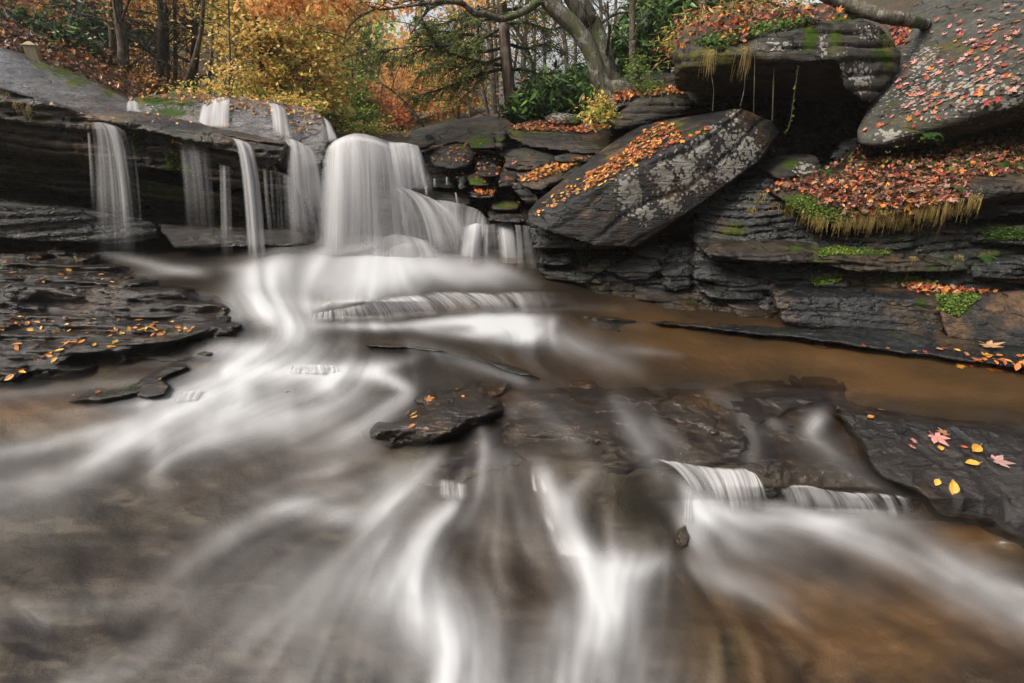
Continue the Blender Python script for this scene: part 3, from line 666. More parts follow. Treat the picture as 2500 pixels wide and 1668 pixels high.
# flow lines: (u, v, half width, strength)
FL = [
 # out of the plunge area, over the left side of the weir and down to the lower left
 [(840, 655, 70, .95), (760, 690, 50, .9), (690, 735, 36, .6), (715, 800, 46, .9), (700, 850, 52, .75), (620, 900, 40, .8), (540, 950, 46, .95), (440, 990, 40, .9), (300, 1040, 26, .8), (120, 1080, 24, .8), (-60, 1120, 30, .8), (-400, 1180, 40, .7)],
 [(700, 655, 40, .7), (640, 675, 36, .75), (610, 700, 34, .7), (640, 740, 40, .75), (700, 780, 40, .8)],
 [(620, 680, 30, .6), (700, 700, 36, .8), (740, 740, 36, .8), (740, 800, 40, .8), (715, 845, 40, .6)],
 [(640, 650, 22, .5), (760, 645, 46, .9), (900, 650, 52, 1.0), (1100, 656, 36, .85), (1290, 668, 18, .5)],
 [(880, 660, 60, .9), (840, 700, 56, .75), (800, 740, 40, .6)],
 [(960, 670, 50, .8), (1000, 700, 30, .4), (1040, 712, 20, .3)],
 [(1100, 665, 36, .7), (1180, 690, 20, .35), (1300, 700, 10, .2)],
 [(930, 690, 44, .4), (900, 730, 30, .3)],
 [(860, 648, 26, .7), (815, 703, 16, .36), (770, 756, 12, .2)],
 [(890, 648, 26, .7), (865, 697, 16, .36), (840, 744, 12, .2)],
 [(920, 648, 26, .7), (910, 691, 16, .36), (900, 732, 12, .2)],
 [(960, 648, 26, .7), (965, 684, 16, .36), (970, 718, 12, .2)],
 [(1000, 648, 26, .7), (1030, 679, 16, .36), (1060, 708, 12, .2)],
 [(1060, 648, 26, .7), (1105, 679, 16, .36), (1150, 708, 12, .2)],
 [(1130, 648, 26, .7), (1185, 678, 16, .36), (1240, 706, 12, .2)],
 [(1200, 648, 26, .7), (1265, 677, 16, .36), (1330, 704, 12, .2)],
 [(720, 735, 20, .6), (800, 748, 14, .6), (900, 728, 10, .4)],
 [(640, 650, 20, .4), (580, 690, 26, .4), (570, 740, 30, .45), (600, 790, 30, .4)],
 [(760, 655, 34, .8), (680, 690, 34, .6), (640, 740, 30, .45), (660, 800, 26, .4)],

 # foot of the curved weir
 [(760, 792, 14, .7), (950, 796, 12, .7), (1100, 786, 16, .85), (1250, 780, 18, .9), (1360, 778, 14, .7)],
 [(1180, 792, 24, .8), (1280, 806, 28, .75), (1380, 830, 34, .6), (1500, 870, 36, .4), (1600, 900, 40, .2)],
 [(1300, 792, 20, .6), (1200, 810, 20, .7), (1100, 815, 14, .5), (1000, 800, 10, .5)],
 [(1350, 790, 16, .6), (1290, 822, 20, .7), (1200, 830, 12, .3)],
 # white band below, fanning to lower left
 [(1060, 860, 12, .2), (900, 905, 22, .8), (740, 905, 34, .95), (600, 905, 36, .95), (540, 930, 34, .9)],
 [(880, 900, 22, .85), (940, 920, 22, .9), (1000, 955, 22, .85), (950, 1000, 26, .75), (860, 1060, 30, .55), (780, 1120, 34, .35), (600, 1200, 50, .25)],
 [(740, 910, 26, .7), (820, 950, 40, .6), (760, 1010, 46, .55), (600, 1060, 56, .35), (440, 1130, 60, .2)],
 [(620, 930, 40, .8), (560, 990, 40, .8), (440, 1040, 34, .6), (300, 1090, 26, .4), (100, 1160, 26, .3)],
 [(730, 990, 26, .8), (640, 1020, 34, .65), (500, 1060, 34, .45), (360, 1110, 30, .35)],
 [(180, 1080, 40, .55), (340, 1068, 26, .6), (385, 1080, 22, .7), (392, 1150, 24, .5), (380, 1240, 24, .2)],
 [(140, 1140, 30, .3), (-60, 1210, 40, .45), (-300, 1280, 50, .4)],
 [(960, 930, 60, .3), (800, 960, 80, .5), (600, 1000, 70, .5), (380, 1060, 50, .35), (150, 1130, 40, .2)],
 [(560, 1020, 60, .35), (440, 1090, 60, .3), (330, 1160, 50, .15)],
 # thin water on the left ledge
 [(230, 612, 9, .55), (320, 632, 9, .85), (420, 655, 10, .7), (520, 672, 10, .35)],
 [(330, 672, 7, .3), (440, 662, 8, .6), (560, 655, 10, .5), (660, 650, 20, .6)],
 [(560, 690, 26, .35), (620, 730, 30, .5), (640, 780, 30, .45)],
 [(480, 860, 12, .35), (560, 850, 22, .5), (660, 860, 30, .6)],
 [(420, 925, 12, .4), (220, 940, 12, .35), (0, 965, 12, .3), (-300, 990, 12, .2)],
 [(440, 960, 10, .5), (330, 985, 10, .4), (100, 1010, 8, .2)],
 [(560, 925, 16, .85), (430, 965, 16, .9), (330, 1000, 16, .8)],
 # centre foreground
 [(1120, 1080, 10, .15), (1060, 1120, 20, .55), (1000, 1170, 30, .75), (930, 1235, 32, .9), (880, 1262, 26, .9), (760, 1245, 24, .65), (640, 1220, 26, .35), (520, 1240, 36, .2)],
 [(990, 1140, 18, .5), (900, 1180, 24, .35), (760, 1210, 24, .4), (650, 1280, 40, .3), (480, 1360, 60, .28)],
 [(1112, 1180, 16, .7), (1110, 1235, 22, .85), (1060, 1275, 32, .85), (1020, 1340, 44, .85), (1010, 1420, 56, .9), (1060, 1510, 70, .98), (1110, 1600, 76, .95), (1130, 1800, 80, .8)],
 [(960, 1230, 30, .4), (900, 1330, 40, .4), (800, 1430, 50, .28), (600, 1560, 60, .18)],
 [(1060, 1290, 20, .3), (960, 1420, 60, .4), (900, 1540, 90, .35), (860, 1700, 110, .3)],
 [(1200, 1080, 30, .35), (1190, 1110, 26, .6), (1180, 1160, 26, .5), (1150, 1240, 34, .35), (1130, 1320, 40, .25)],
 [(1240, 1085, 24, .45), (1240, 1160, 26, .4), (1270, 1260, 36, .25), (1300, 1400, 50, .15)],
 [(1290, 1100, 16, .5), (1322, 1140, 17, .8), (1345, 1200, 24, .85), (1380, 1290, 34, .9), (1430, 1370, 44, .95), (1470, 1420, 56, 1.0), (1470, 1510, 80, .9), (1420, 1620, 100, .75), (1370, 1780, 120, .65)],
 [(1640, 1352, 18, .75), (1580, 1385, 24, .85), (1510, 1410, 34, .8), (1480, 1460, 40, .6)],
 [(1440, 1130, 16, .55), (1450, 1160, 18, .5), (1400, 1200, 18, .35), (1380, 1260, 20, .4)],
 [(1490, 1430, 40, .6), (1540, 1540, 60, .4), (1560, 1700, 80, .35)],
 [(1240, 1020, 20, .4), (1270, 990, 16, .2)],
 # right cascade
 [(1690, 1205, 28, .9), (1700, 1250, 34, .95), (1712, 1310, 34, .7), (1700, 1360, 30, .4)],
 [(1720, 1240, 30, .9), (1820, 1258, 26, 1.0), (1930, 1262, 26, 1.0), (2060, 1290, 30, .8), (2180, 1340, 34, .65), (2330, 1410, 40, .6), (2500, 1490, 46, .6), (2800, 1640, 60, .5)],
 [(2000, 1245, 16, .7), (2120, 1262, 24, .75), (2230, 1290, 26, .7), (2340, 1370, 34, .6), (2480, 1440, 36, .5), (2800, 1560, 40, .4)],
 [(1760, 1290, 40, .55), (1860, 1330, 50, .4), (2000, 1380, 60, .25), (2200, 1460, 60, .2)],
 [(1655, 1362, 12, .5), (1720, 1400, 14, .6), (1800, 1440, 16, .6), (1890, 1475, 18, .5), (1960, 1520, 20, .2)],
 [(1740, 1340, 30, .4), (1760, 1400, 30, .3), (1900, 1460, 30, .2)],
 [(2025, 1002, 18, .75), (1985, 1035, 28, .8), (1968, 1065, 24, .6), (2020, 1110, 34, .5), (2090, 1160, 34, .3), (2180, 1195, 20, .25)],
 [(1870, 1025, 12, .5), (1930, 1045, 12, .35)],
 [(1240, 960, 20, .2), (1330, 1010, 30, .35), (1400, 1070, 24, .35), (1440, 1110, 18, .4)],
 [(1480, 950, 20, .2), (1540, 1020, 30, .35), (1580, 1080, 24, .3), (1600, 1115, 20, .4)],
 [(1700, 950, 16, .3), (1800, 1000, 26, .3), (1840, 1080, 24, .3), (1800, 1135, 20, .3)],
 [(1150, 1010, 20, .25), (1180, 1060, 24, .4), (1190, 1100, 20, .5)],
 [(1590, 1010, 14, .15), (1620, 1050, 20, .3), (1680, 1090, 14, .2)],
 [(1700, 1190, 20, .4), (1640, 1170, 20, .3), (1590, 1150, 14, .25)],
 # lower left veils
 [(700, 1250, 50, .2), (560, 1320, 60, .3), (430, 1420, 60, .24), (330, 1500, 50, .12)],
 [(820, 1290, 40, .2), (740, 1370, 50, .3), (620, 1480, 60, .28), (500, 1580, 60, .25), (360, 1740, 70, .28)],
 [(930, 1270, 44, .35), (880, 1400, 50, .35), (800, 1540, 60, .3), (700, 1720, 70, .25)],
 [(330, 1110, 40, .3), (200, 1180, 60, .35), (0, 1260, 60, .35), (-300, 1350, 60, .3)],
 [(-100, 1510, 30, .3), (120, 1490, 26, .35), (350, 1470, 24, .25), (540, 1450, 20, .1)],
 [(460, 1545, 34, .25), (340, 1600, 30, .35), (200, 1680, 34, .45), (60, 1760, 30, .4)],
 [(1500, 850, 10, .2), (1580, 858, 10, .35), (1680, 872, 8, .2)],
 [(1450, 790, 10, .2), (1600, 800, 8, .12)],
 [(960, 830, 16, .3), (1100, 870, 22, .35), (1230, 915, 14, .6), (1300, 940, 14, .3)],
 [(840, 840, 26, .3), (720, 880, 24, .4)],
]
du = np.zeros(U.shape); dvv = np.zeros(U.shape); foam = np.zeros(U.shape)
for st in FL:
    s = resample(np.array(st, float), max(6, 4*len(st)))
    d, par = segdist([(a[0], a[1]) for a in s])
    i = np.clip(par.astype(int), 0, len(s)-2); f = par-i
    w = s[i, 2]*(1-f)+s[i+1, 2]*f; k = s[i, 3]*(1-f)+s[i+1, 3]*f
    tx = s[i+1, 0]-s[i, 0]; ty = s[i+1, 1]-s[i, 1]; tl = np.hypot(tx, ty)+1e-9
    fr = par/(len(s)-1)
    if s[:, 1].max() > 900 and s[:, 1].min() > 780 and s[0, 3] < .85: k = k*sstep(fr, -.02, .16)
    if s[-1, 1] < 1500: k = k*(1-sstep(fr, .82, 1.02)*.8)
    nr = sstep(V, 850, 1150)
    w = w*(1+.2*nr+.35*sstep(V, 1250, 1550))
    g = .62*np.exp(-(d/(w*.8))**2)+.38*np.exp(-(d/(w*1.4))**2)
    k = np.where(k < .8, k*(1-.12*nr), k)
    foam = 1-(1-foam)*(1-np.clip(k*g, 0, 1)*.95)
    g2 = np.exp(-(d/(w*2.2+20))**2)*(.15+k)
    du += tx/tl*g2; dvv += ty/tl*g2
# default direction
dd_u = np.where(V > 930, .9*(U-1280)/700, .3*(U-1100)/700); dd_v = np.ones(U.shape)
pool = sstep(U-1450-(900-V)*.5, 0, 200)*(1-sstep(V-(930+np.clip(U-1600, 0, None)*.1), -10, 20))
dd_u = dd_u*(1-pool)-1.0*pool; dd_v = dd_v*(1-pool)-.12*pool
lp = (1-sstep(U, 350, 600))*(1-sstep(V, 1020, 1080))
dd_u = dd_u*(1-lp)-1.0*lp; dd_v = dd_v*(1-lp)+.12*lp
du += dd_u*.06; dvv += dd_v*.06
du = blur(du, 30); dvv = blur(dvv, 30)
ln = np.hypot(du, dvv)+1e-9; du /= ln; dvv /= ln
# line integral convolution of noise along the flow: silky streaks
def lic(src, L, seed=0):
    acc = src.copy(); cnt = 1.0
    ii, jj = np.mgrid[0:NR, 0:NC].astype(float)
    for sg in (1, -1):
        y, x = ii.copy(), jj.copy()
        for _ in range(L):
            yi = np.clip(np.rint(y).astype(int), 0, NR-1); xi = np.clip(np.rint(x).astype(int), 0, NC-1)
            y = y+sg*dvv[yi, xi]; x = x+sg*du[yi, xi]
            yi = np.clip(np.rint(y).astype(int), 0, NR-1); xi = np.clip(np.rint(x).astype(int), 0, NC-1)
            acc = acc+src[yi, xi]
        cnt += L
    r = acc/cnt
    return (r-r.mean())/r.std()
nz = rng.standard_normal(U.shape)
l1 = lic(nz, 22)
nz2 = blur(rng.standard_normal(U.shape), 16); nz2 /= nz2.std()
l2 = lic(nz2, 30)
nz3 = blur(rng.standard_normal((NR, NC)), 60); nz3 /= nz3.std()
l3 = lic(nz3, 30)
streak = l1*.10+l2*.36+l3*.55
calm = 1-pool*.75
near = sstep(V, 900, 1200)
damp = np.ones(U.shape)
for (bu, bv, ru, rv, k) in [(1420, 1000, 260, 60, .45), (1750, 1030, 220, 70, .35), (60, 1340, 260, 110, .7), (1570, 1230, 80, 90, .8), (1900, 1540, 300, 110, .6), (2350, 1300, 130, 50, .8), (240, 1560, 260, 50, .5), (560, 1150, 120, 50, .5), (1960, 1120, 140, 50, .4), (1290, 1460, 60, 160, .6), (820, 1560, 120, 100, .3)]:
    damp *= 1-k*np.exp(-(((U-bu)/ru)**2+((V-bv)/rv)**2))
foam = foam*(1-near)+blur(foam, 26)*near; foam = blur(foam, 3)
veil = .20*sstep(l3, -.1, 2.2)+.13*sstep(l2, .1, 2.6)+.03*sstep(l1, .3, 2.5)
big = sstep(fbm(np.stack([U*.0032, V*.005, 0*U], -1), 3, 44), -.35, .45)
fo = foam*(1+.3*streak*(1-foam*.35))+veil*(.25+.75*big)*(1-.6*sstep(V, 1060, 1250)*(1-sstep(U, 500, 1000)))*calm*sstep(V, 790, 900)*(1-foam)
fo = fo*(.35+.65*damp)*(1-.16*(1-sstep(V, 700, 760)))
fo = fo+.018*l1*foam
FOAM = blur(np.clip(fo, 0, 1), 1)
up_ = (1-sstep(V, 700, 730))
FOAM = FOAM*(1-up_)+blur(FOAM, 7)*up_
FOAM = FOAM*(1-near)+blur(FOAM, 4)*near

# rocks that stand out of the stream (outline, height, feather)
def ledge_patch(name, label, pl, height, feather, mat, base=-.12, terr=.0, ridge=.02, rdir=(1.0, 6.0), res=3.0, cat='rock ledge', moss=(), pad=30, prof=None, sag=.0):
    a = np.array(pl, float)
    uu = np.arange(a[:, 0].min()-pad, a[:, 0].max()+pad, res); vv = np.arange(max(575, a[:, 1].min()-pad), a[:, 1].max()+pad, res)
    u2, v2 = np.meshgrid(uu, vv)
    z = WZ(u2, v2)
    d_, _ = segdist(pl, True, u2, v2)
    s = np.where(inside(pl, u2, v2), d_, -d_)
    s = s+fbm(G(u2, v2, z)*np.array([4.5, 6, 0])+len(ROCKS), 4, 91)*feather*.9
    m = sstep(s, -feather*.4, feather)
    if prof is not None: z = z+prof(u2, v2, s)
    p0 = G(u2, v2, z)
    q = p0*np.array([rdir[0], rdir[1], 0])+p0[..., [1, 1, 1]]*np.array([.8, 0, 0])
    n1 = fbm(q+len(ROCKS), 4, 31+len(ROCKS))
    rg = 1-np.abs(n1)*2.2
    n2 = fbm(p0*3.1, 4, 77)
    n3 = fbm(p0*np.array([9, 30, 0]), 4, 78)
    z = z+base*(1-m)+m*(height+ridge*rg+ridge*.9*n2+ridge*.35*n3)
    p = G(u2, v2, z)
    keep = s > -pad*.9
    fc = grid_faces(*u2.shape)
    kf = keep.ravel()[fc].all(1)
    fc = fc[kf]
    used, inv = np.unique(fc, return_inverse=True)
    co = p.reshape(-1, 3)[used]
    mo = np.zeros(len(co))
    U_, V_ = u2.ravel()[used], v2.ravel()[used]
    for (su, sv, ru, rv, k) in moss:
        mo = np.maximum(mo, k*np.exp(-(((U_-su)/ru)**2+((V_-sv)/rv)**2)))
    o = mesh_np(name, co, inv.reshape(-1, 4), M[mat], attrs={'moss': mo, 'lichen': mo*0})
    tag(o, label, cat); ROCKS.append(o)
    return o
LEFT = [(-500, 560), (0, 586), (150, 590), (240, 608), (300, 636), (400, 674), (510, 704), (560, 740), (600, 790), (597, 835), (542, 862), (362, 877), (180, 909), (119, 925), (0, 938), (-500, 970)]
ledge_patch('rock_ledge', 'broad wet dark ledge dotted with orange leaves left of the stream', LEFT, .035, 46, 'wet', base=-.1, ridge=.03, rdir=(1.4, 9), pad=34, res=3.5)
RIGHT = [(2020, 965), (2110, 985), (2260, 1010), (2500, 1046), (2950, 1090), (2950, 1500), (2560, 1365), (2480, 1330), (2400, 1290), (2300, 1262), (2235, 1222), (2150, 1180), (2090, 1110), (2050, 1050), (2020, 1000)]
ledge_patch('rock_ledge', 'wet black ledge with large single leaves at the lower right', RIGHT, .035, 26, 'wet', base=-.1, ridge=.014, rdir=(7, 3), pad=28, res=3.0)
ledge_patch('rock_ledge', 'low brown rock shelf under thin water between the mid stream rock and the right ledge', [(1090, 965), (1300, 940), (1600, 928), (1900, 945), (2040, 975), (2085, 1080), (2180, 1190), (2225, 1220), (2040, 1203), (1950, 1190), (1900, 1200), (1850, 1180), (1815, 1150), (1653, 1134), (1578, 1130), (1530, 1160), (1450, 1120), (1350, 1092), (1240, 1082), (1150, 1105), (1080, 1165), (1040, 1150), (1060, 1090)], -.014, 46, 'shelf', base=-.06, ridge=.022, rdir=(3.5, 5), pad=34, res=3.5)
ledge_patch('boulder', 'low dark rock with orange leaves in mid stream', [(893, 1050), (917, 1021), (982, 993), (1027, 964), (1084, 938), (1150, 938), (1230, 952), (1260, 1000), (1190, 1050), (1110, 1078), (1060, 1092), (978, 1096), (905, 1082)], .09, 50, 'shelf', base=-.1, ridge=.022, res=2.5, cat='boulder')
ledge_patch('rock', 'narrow mossy rock pointing left in the stream below the leafy ledge', [(150, 978), (240, 950), (330, 925), (420, 885), (455, 884), (470, 900), (400, 935), (395, 968), (340, 970), (240, 988), (165, 990)], .045, 12, 'wet', base=-.1, ridge=.008, res=2.5, cat='rock', moss=[(300, 945, 90, 20, .5)])
ledge_patch('rock', 'small blocky brown rock at the right end of the narrow mossy one', [(330, 970), (345, 935), (395, 922), (420, 940), (405, 968), (360, 975)], .06, 8, 'wet', base=-.1, ridge=.008, res=2.0, cat='rock')
ledge_patch('rock', 'half drowned dark stone left of the mid stream rock', [(665, 962), (700, 942), (760, 950), (800, 968), (765, 990), (700, 985)], .02, 18, 'shelf', base=-.1, ridge=.008, res=2.5, cat='rock')
ledge_patch('rock', 'smooth dark hump crossed by thin water right of centre', cmap(C7, [(150, 420), (330, 345), (560, 370), (640, 500), (680, 660), (560, 690), (380, 600), (200, 520)]), .004, 30, 'shelf', base=-.07, ridge=.012, rdir=(6, 3), res=2.5, cat='rock')
ledge_patch('rock', 'streaky wet hump below the brown pool', cmap(C7, [(620, 390), (900, 345), (1230, 360), (1260, 420), (1150, 480), (900, 560), (820, 680), (690, 620), (640, 480)]), .002, 24, 'shelf', base=-.07, ridge=.014, rdir=(6, 4), res=2.5, cat='rock')
ledge_patch('rock', 'jagged little rock under the right hand cascade', cmap(C7, [(330, 1230), (360, 1150), (420, 1090), (445, 1200), (430, 1260), (380, 1275)]), .03, 12, 'wet', base=-.12, ridge=.01, res=2.0, cat='rock')
ledge_patch('rock', 'dark rock between the two small cascades', cmap(C7, [(820, 900), (920, 900), (960, 960), (900, 1000), (840, 970)]), .02, 8, 'wet', base=-.1, ridge=.008, res=2.0, cat='rock')
ledge_patch('rock', 'dark submerged seam of rock crossing the slide', [(890, 840), (1010, 842), (1080, 850), (1160, 868), (1290, 905), (1320, 925), (1270, 920), (1180, 890), (1080, 866), (1000, 855), (900, 848)], .02, 7, 'shelf', base=-.08, ridge=.008, res=2.5, cat='rock')
ledge_patch('rock_shelf', 'flat wet shelf with leaves between the pool and the right wall', [(1400, 772), (1700, 790), (1900, 800), (2200, 800), (2950, 800), (2950, 960), (2500, 905), (2350, 888), (2200, 866), (2000, 838), (1800, 815), (1560, 790)], .022, 8, 'dark', base=-.06, ridge=.01, res=3.0, cat='rock shelf')

# --- LEAVES
# ------------------------------------------------------------------ fallen leaves
def tmpl_maple():
    v = [(0, 0, 0)]; f = []
    for a, l, w in ((-105, .5, .17), (-52, .85, .2), (0, 1.0, .22), (52, .85, .2), (105, .5, .17)):
        r = math.radians(a)
        d = np.array([math.sin(r), math.cos(r)]); n_ = np.array([d[1], -d[0]])
        for q, (al, sd_) in enumerate(((.5, w), (1.0, 0), (.5, -w))):
            p = d*l*al+n_*sd_
            z = .10*al*al*l+(.05 if q == 1 else 0)
            v.append((p[0], p[1]+.0, z))
        b = len(v)-3
        f.append((0, b, b+1, b+2))
    # stalk
    b = len(v); v += [(-.015, 0, 0), (.015, 0, 0), (.05, -.5, .06), (.02, -.5, .06)]; f.append((b, b+1, b+2, b+3))
    return np.array(v)*.55, np.array(f)
def tmpl_oval():
    L = [(0, -.5), (.22, -.3), (.33, 0), (.24, .3), (0, .58)]
    v = [(0, -.5, 0), (0, -.2, -.03), (0, .12, -.02), (0, .35, .0), (0, .6, .06)]
    v += [(.2, -.32, .05), (.31, 0, .09), (.22, .3, .08), (-.2, -.32, .05), (-.31, 0, .09), (-.22, .3, .08)]
    f = [(0, 5, 1, 8), (1, 5, 6, 2), (2, 6, 7, 3), (3, 7, 4, 10), (1, 2, 9, 8), (2, 3, 10, 9)]
    b = len(v); v += [(-.012, -.5, 0), (.012, -.5, 0), (.05, -.75, .03), (.03, -.75, .03)]; f.append((b, b+1, b+2, b+3))
    return np.array(v)*.6, np.array(f)
TM = {'maple': tmpl_maple(), 'oval': tmpl_oval()}
LC = {'orange': [(.44, .16, .035), (.36, .12, .03), (.50, .21, .05)], 'yellow': [(.58, .33, .06), (.55, .28, .05)], 'red': [(.30, .045, .028), (.24, .05, .035), (.34, .075, .035)],
      'brown': [(.12, .06, .035), (.07, .038, .025), (.16, .08, .045)], 'pink': [(.50, .22, .19), (.45, .16, .14), (.42, .25, .22)], 'tan': [(.38, .22, .11), (.33, .16, .08)]}
bpy.context.view_layer.update()
DG = bpy.context.evaluated_depsgraph_get()
EYE = Vector((0, 0, CAM_H))
def hit(u, v):
    d = Vector(P(u, v, 1.0))-EYE; d.normalize()
    ok, loc, nor, fi, ob, mt = S.ray_cast(DG, EYE, d, distance=60)
    if not ok: return None
    if nor.dot(d) > 0: nor = -nor
    return loc, nor, ob
def pick_in(pl):
    a = np.array(pl, float)
    while True:
        u = rng.uniform(a[:, 0].min(), a[:, 0].max()); v = rng.uniform(a[:, 1].min(), a[:, 1].max())
        if inside(pl, np.array(u), np.array(v)): return float(u), float(v)
def frame(nor, tilt, spin):
    n = (nor+Vector(rng.normal(0, tilt, 3))).normalized()
    x = n.orthogonal().normalized(); y = n.cross(x)
    c, s = math.cos(spin), math.sin(spin)
    return (x*c+y*s), (y*c-x*s), n
LEAFMESH = {}
def leaf_mesh(kind, colour, var):
    k = (kind, colour, var)
    if k not in LEAFMESH:
        v, f = TM[kind]
        r = np.random.default_rng((len(kind)*31+sum(map(ord, colour))) % 1000+var)
        v = v.copy()
        v[:, 2] = v[:, 2]*r.uniform(.3, 1.6)+.12*v[:, 0]*r.uniform(-1, 1)
        c0 = np.array(LC[colour][var % len(LC[colour])])
        c = c0*(1+.25*r.uniform(-1, 1, (len(v), 1)))
        o = mesh_np('fallen_leaf', v, f, M['leaf'], smooth=False, cols=c)
        LEAFMESH[k] = o.data
        bpy.data.objects.remove(o)
    return LEAFMESH[k]
NLEAF = [0]
def put_leaf(u, v, size, kind, colour, label, group, upmin=-1, spin=None, tilt=.18, only=None):
    h = hit(u, v)
    if h is None or h[1].z < upmin or (only and only not in h[2].name): return False
    x, y, n = frame(h[1], tilt, rng.uniform(0, 6.28) if spin is None else spin)
    o = bpy.data.objects.new('fallen_leaf', leaf_mesh(kind, colour, int(rng.integers(0, 4))))
    from mathutils import Matrix
    m = Matrix((x*size, y*size, n*size)).transposed().to_4x4()
    m.translation = h[0]+h[1]*(.006+size*.05)
    o.matrix_world = m
    link(o); tag(o, label, 'leaf', group)
    NLEAF[0] += 1
    return True
def scatter(pl, n, size, mixs, where, upmin=.1, mapl=.3, only=None):
    """mixs: {colour: weight}"""
    ks = list(mixs); w = np.array([mixs[k] for k in ks], float); w /= w.sum()
    done = tries = 0
    while done < n and tries < n*4:
        tries += 1
        u, v = pick_in(pl)
        kind = 'maple' if rng.random() < mapl else 'oval'
        cl = ks[int(rng.choice(len(ks), p=w))]
        nm = 'lobed' if kind == 'maple' else 'oval'
        if put_leaf(u, v, size*rng.uniform(.7, 1.3), kind, cl, 'small %s %s leaf lying on %s' % (nm, cl, where), 'leaves lying on '+where, upmin, only=only): done += 1
class Litter:
    def __init__(self): self.v = []; self.f = []; self.c = []; self.n = 0
    def add(self, loc, nor, size, kind, colour, tilt=.35, lift=.01):
        x, y, n = frame(nor, tilt, rng.uniform(0, 6.28))
        v, f = TM[kind]
        v = v*np.array([1, 1, rng.uniform(.3, 2.2)])
        R = np.array([x, y, n])
        self.v.append(v@R*size+np.array(loc+nor*(lift+size*.05)))
        self.f.append(f+self.n); self.n += len(v)
        c = np.array(LC[colour][int(rng.integers(0, len(LC[colour])))])*rng.uniform(.55, 1.35)
        self.c.append(np.tile(c, (len(v), 1)))
    def scatter(self, pl, n, size, mixs, upmin=.0, mapl=.5, tilt=.35, lift=.012):
        ks = list(mixs); w = np.array([mixs[k] for k in ks], float); w /= w.sum()
        for _ in range(n):
            u, v = pick_in(pl); h = hit(u, v)
            if h is None or h[1].z < upmin: continue
            self.add(h[0], h[1], size*rng.uniform(.6, 1.35), 'maple' if rng.random() < mapl else 'oval', ks[int(rng.choice(len(ks), p=w))], tilt, lift*rng.uniform(.3, 2.5))
    def build(self, label, cat='leaf litter', name='leaf_litter'):
        o = mesh_np(name, np.concatenate(self.v), np.concatenate(self.f), M['leaf'], smooth=False, cols=np.concatenate(self.c))
        tag(o, label, cat, kind='stuff')
RED = {'orange': 1.6, 'red': 2.2, 'brown': 7, 'pink': 1.0, 'tan': .6, 'yellow': .15}
ORG = {'orange': 5, 'yellow': 3, 'brown': 1}
# single big leaves on the lower right ledge (crop 7 coordinates: x, y, size, kind, colour, spin, label)
for (x, y, sz, kd, cl, sp, lb) in [
    (1465, 518, .085, 'oval', 'orange', 1.2, 'curled orange oval leaf, nearer of the pair at the pool rim'), (1530, 480, .10, 'oval', 'orange', 1.4, 'curled orange oval leaf, farther of the pair at the pool rim'),
    (1835, 632, .15, 'maple', 'pink', 2.6, 'large pink maple leaf standing with its yellow neighbour on the lower right ledge'), (1895, 612, .10, 'maple', 'tan', .6, 'tan lobed leaf tucked behind the large pink maple leaf'),
    (1720, 658, .06, 'maple', 'pink', .3, 'small pink leaf at the far left of the ledge group'), (1704, 688, .06, 'maple', 'pink', 1.3, 'tiny pale pink leaf at the near left of the ledge group'),
    (1868, 700, .08, 'oval', 'yellow', 1.9, 'narrow yellow leaf below the large pink maple leaf'), (2070, 703, .14, 'oval', 'yellow', 1.3, 'broad tan-yellow ribbed leaf touching a red scrap on the ledge'),
    (2006, 690, .05, 'oval', 'red', .3, 'small red scrap of leaf at the side of the broad yellow leaf'), (2182, 772, .15, 'maple', 'pink', 3.5, 'rosy maple leaf lying flat rightmost on the ledge'),
    (2050, 786, .12, 'oval', 'yellow', .8, 'yellow oval leaf between the broad yellow leaf and the rosy maple leaf'), (1848, 895, .085, 'oval', 'yellow', 1.5, 'small rounded yellow leaf of the lowest pair on the ledge'),
    (1938, 924, .13, 'oval', 'yellow', 2.2, 'large ribbed orange-yellow leaf of the lowest pair on the ledge'), (2240, 548, .10, 'oval', 'orange', 1.5, 'orange leaf afloat at the far rim of the lower right ledge')]:
    put_leaf(*C7(x, y), sz, kd, cl, lb, 'large leaves on the lower right ledge', spin=sp, tilt=.05)
for (x, y, sz, kd, cl, lb) in [(1390, 965, .06, 'oval', 'orange', 'small orange leaf at the far edge of the mid stream rock'), (1210, 1018, .085, 'maple', 'orange', 'upright orange leaf on the upper part of the mid stream rock'), (1427, 1008, .05, 'oval', 'orange', 'little orange leaf right of centre on the mid stream rock'),
                           (1098, 1108, .09, 'oval', 'orange', 'rounded orange leaf on the left of the mid stream rock'), (1122, 1118, .07, 'maple', 'yellow', 'yellow scrap beside the rounded orange leaf'), (1147, 1128, .07, 'maple', 'yellow', 'yellow lobed leaf below the rounded orange leaf'), (1122, 1182, .06, 'oval', 'orange', 'orange leaf nearest the front face of the mid stream rock'), (1200, 1200, .06, 'oval', 'brown', 'dull brown leaf low on the mid stream rock')]:
    put_leaf(*C6(x, y), sz*1.1, kd, cl, lb, 'leaves on the mid stream rock', tilt=.1)
for (x, y, sz, kd, cl, lb) in [(750, 1035, .15, 'maple', 'orange', 'large curled orange leaf on the narrow mossy rock'), (868, 975, .09, 'oval', 'orange', 'orange leaf above the large curled one on the narrow rock'), (660, 1108, .08, 'oval', 'orange', 'orange leaf below the large curled one on the narrow rock'), (490, 1138, .07, 'oval', 'orange', 'orange leaf at the left tip of the narrow rock'), (1080, 1020, .05, 'oval', 'yellow', 'tiny yellow leaf on the blocky brown rock')]:
    put_leaf(*C5(x, y), sz, kd, cl, lb, 'leaves on the narrow mossy rock', tilt=.1)
WL = 'the wet dark ledge left of the stream'
scatter(cmap(C5, [(0, 90), (600, 110), (800, 300), (1000, 400), (300, 420), (0, 400)]), 34, .062, ORG, WL, mapl=.1)
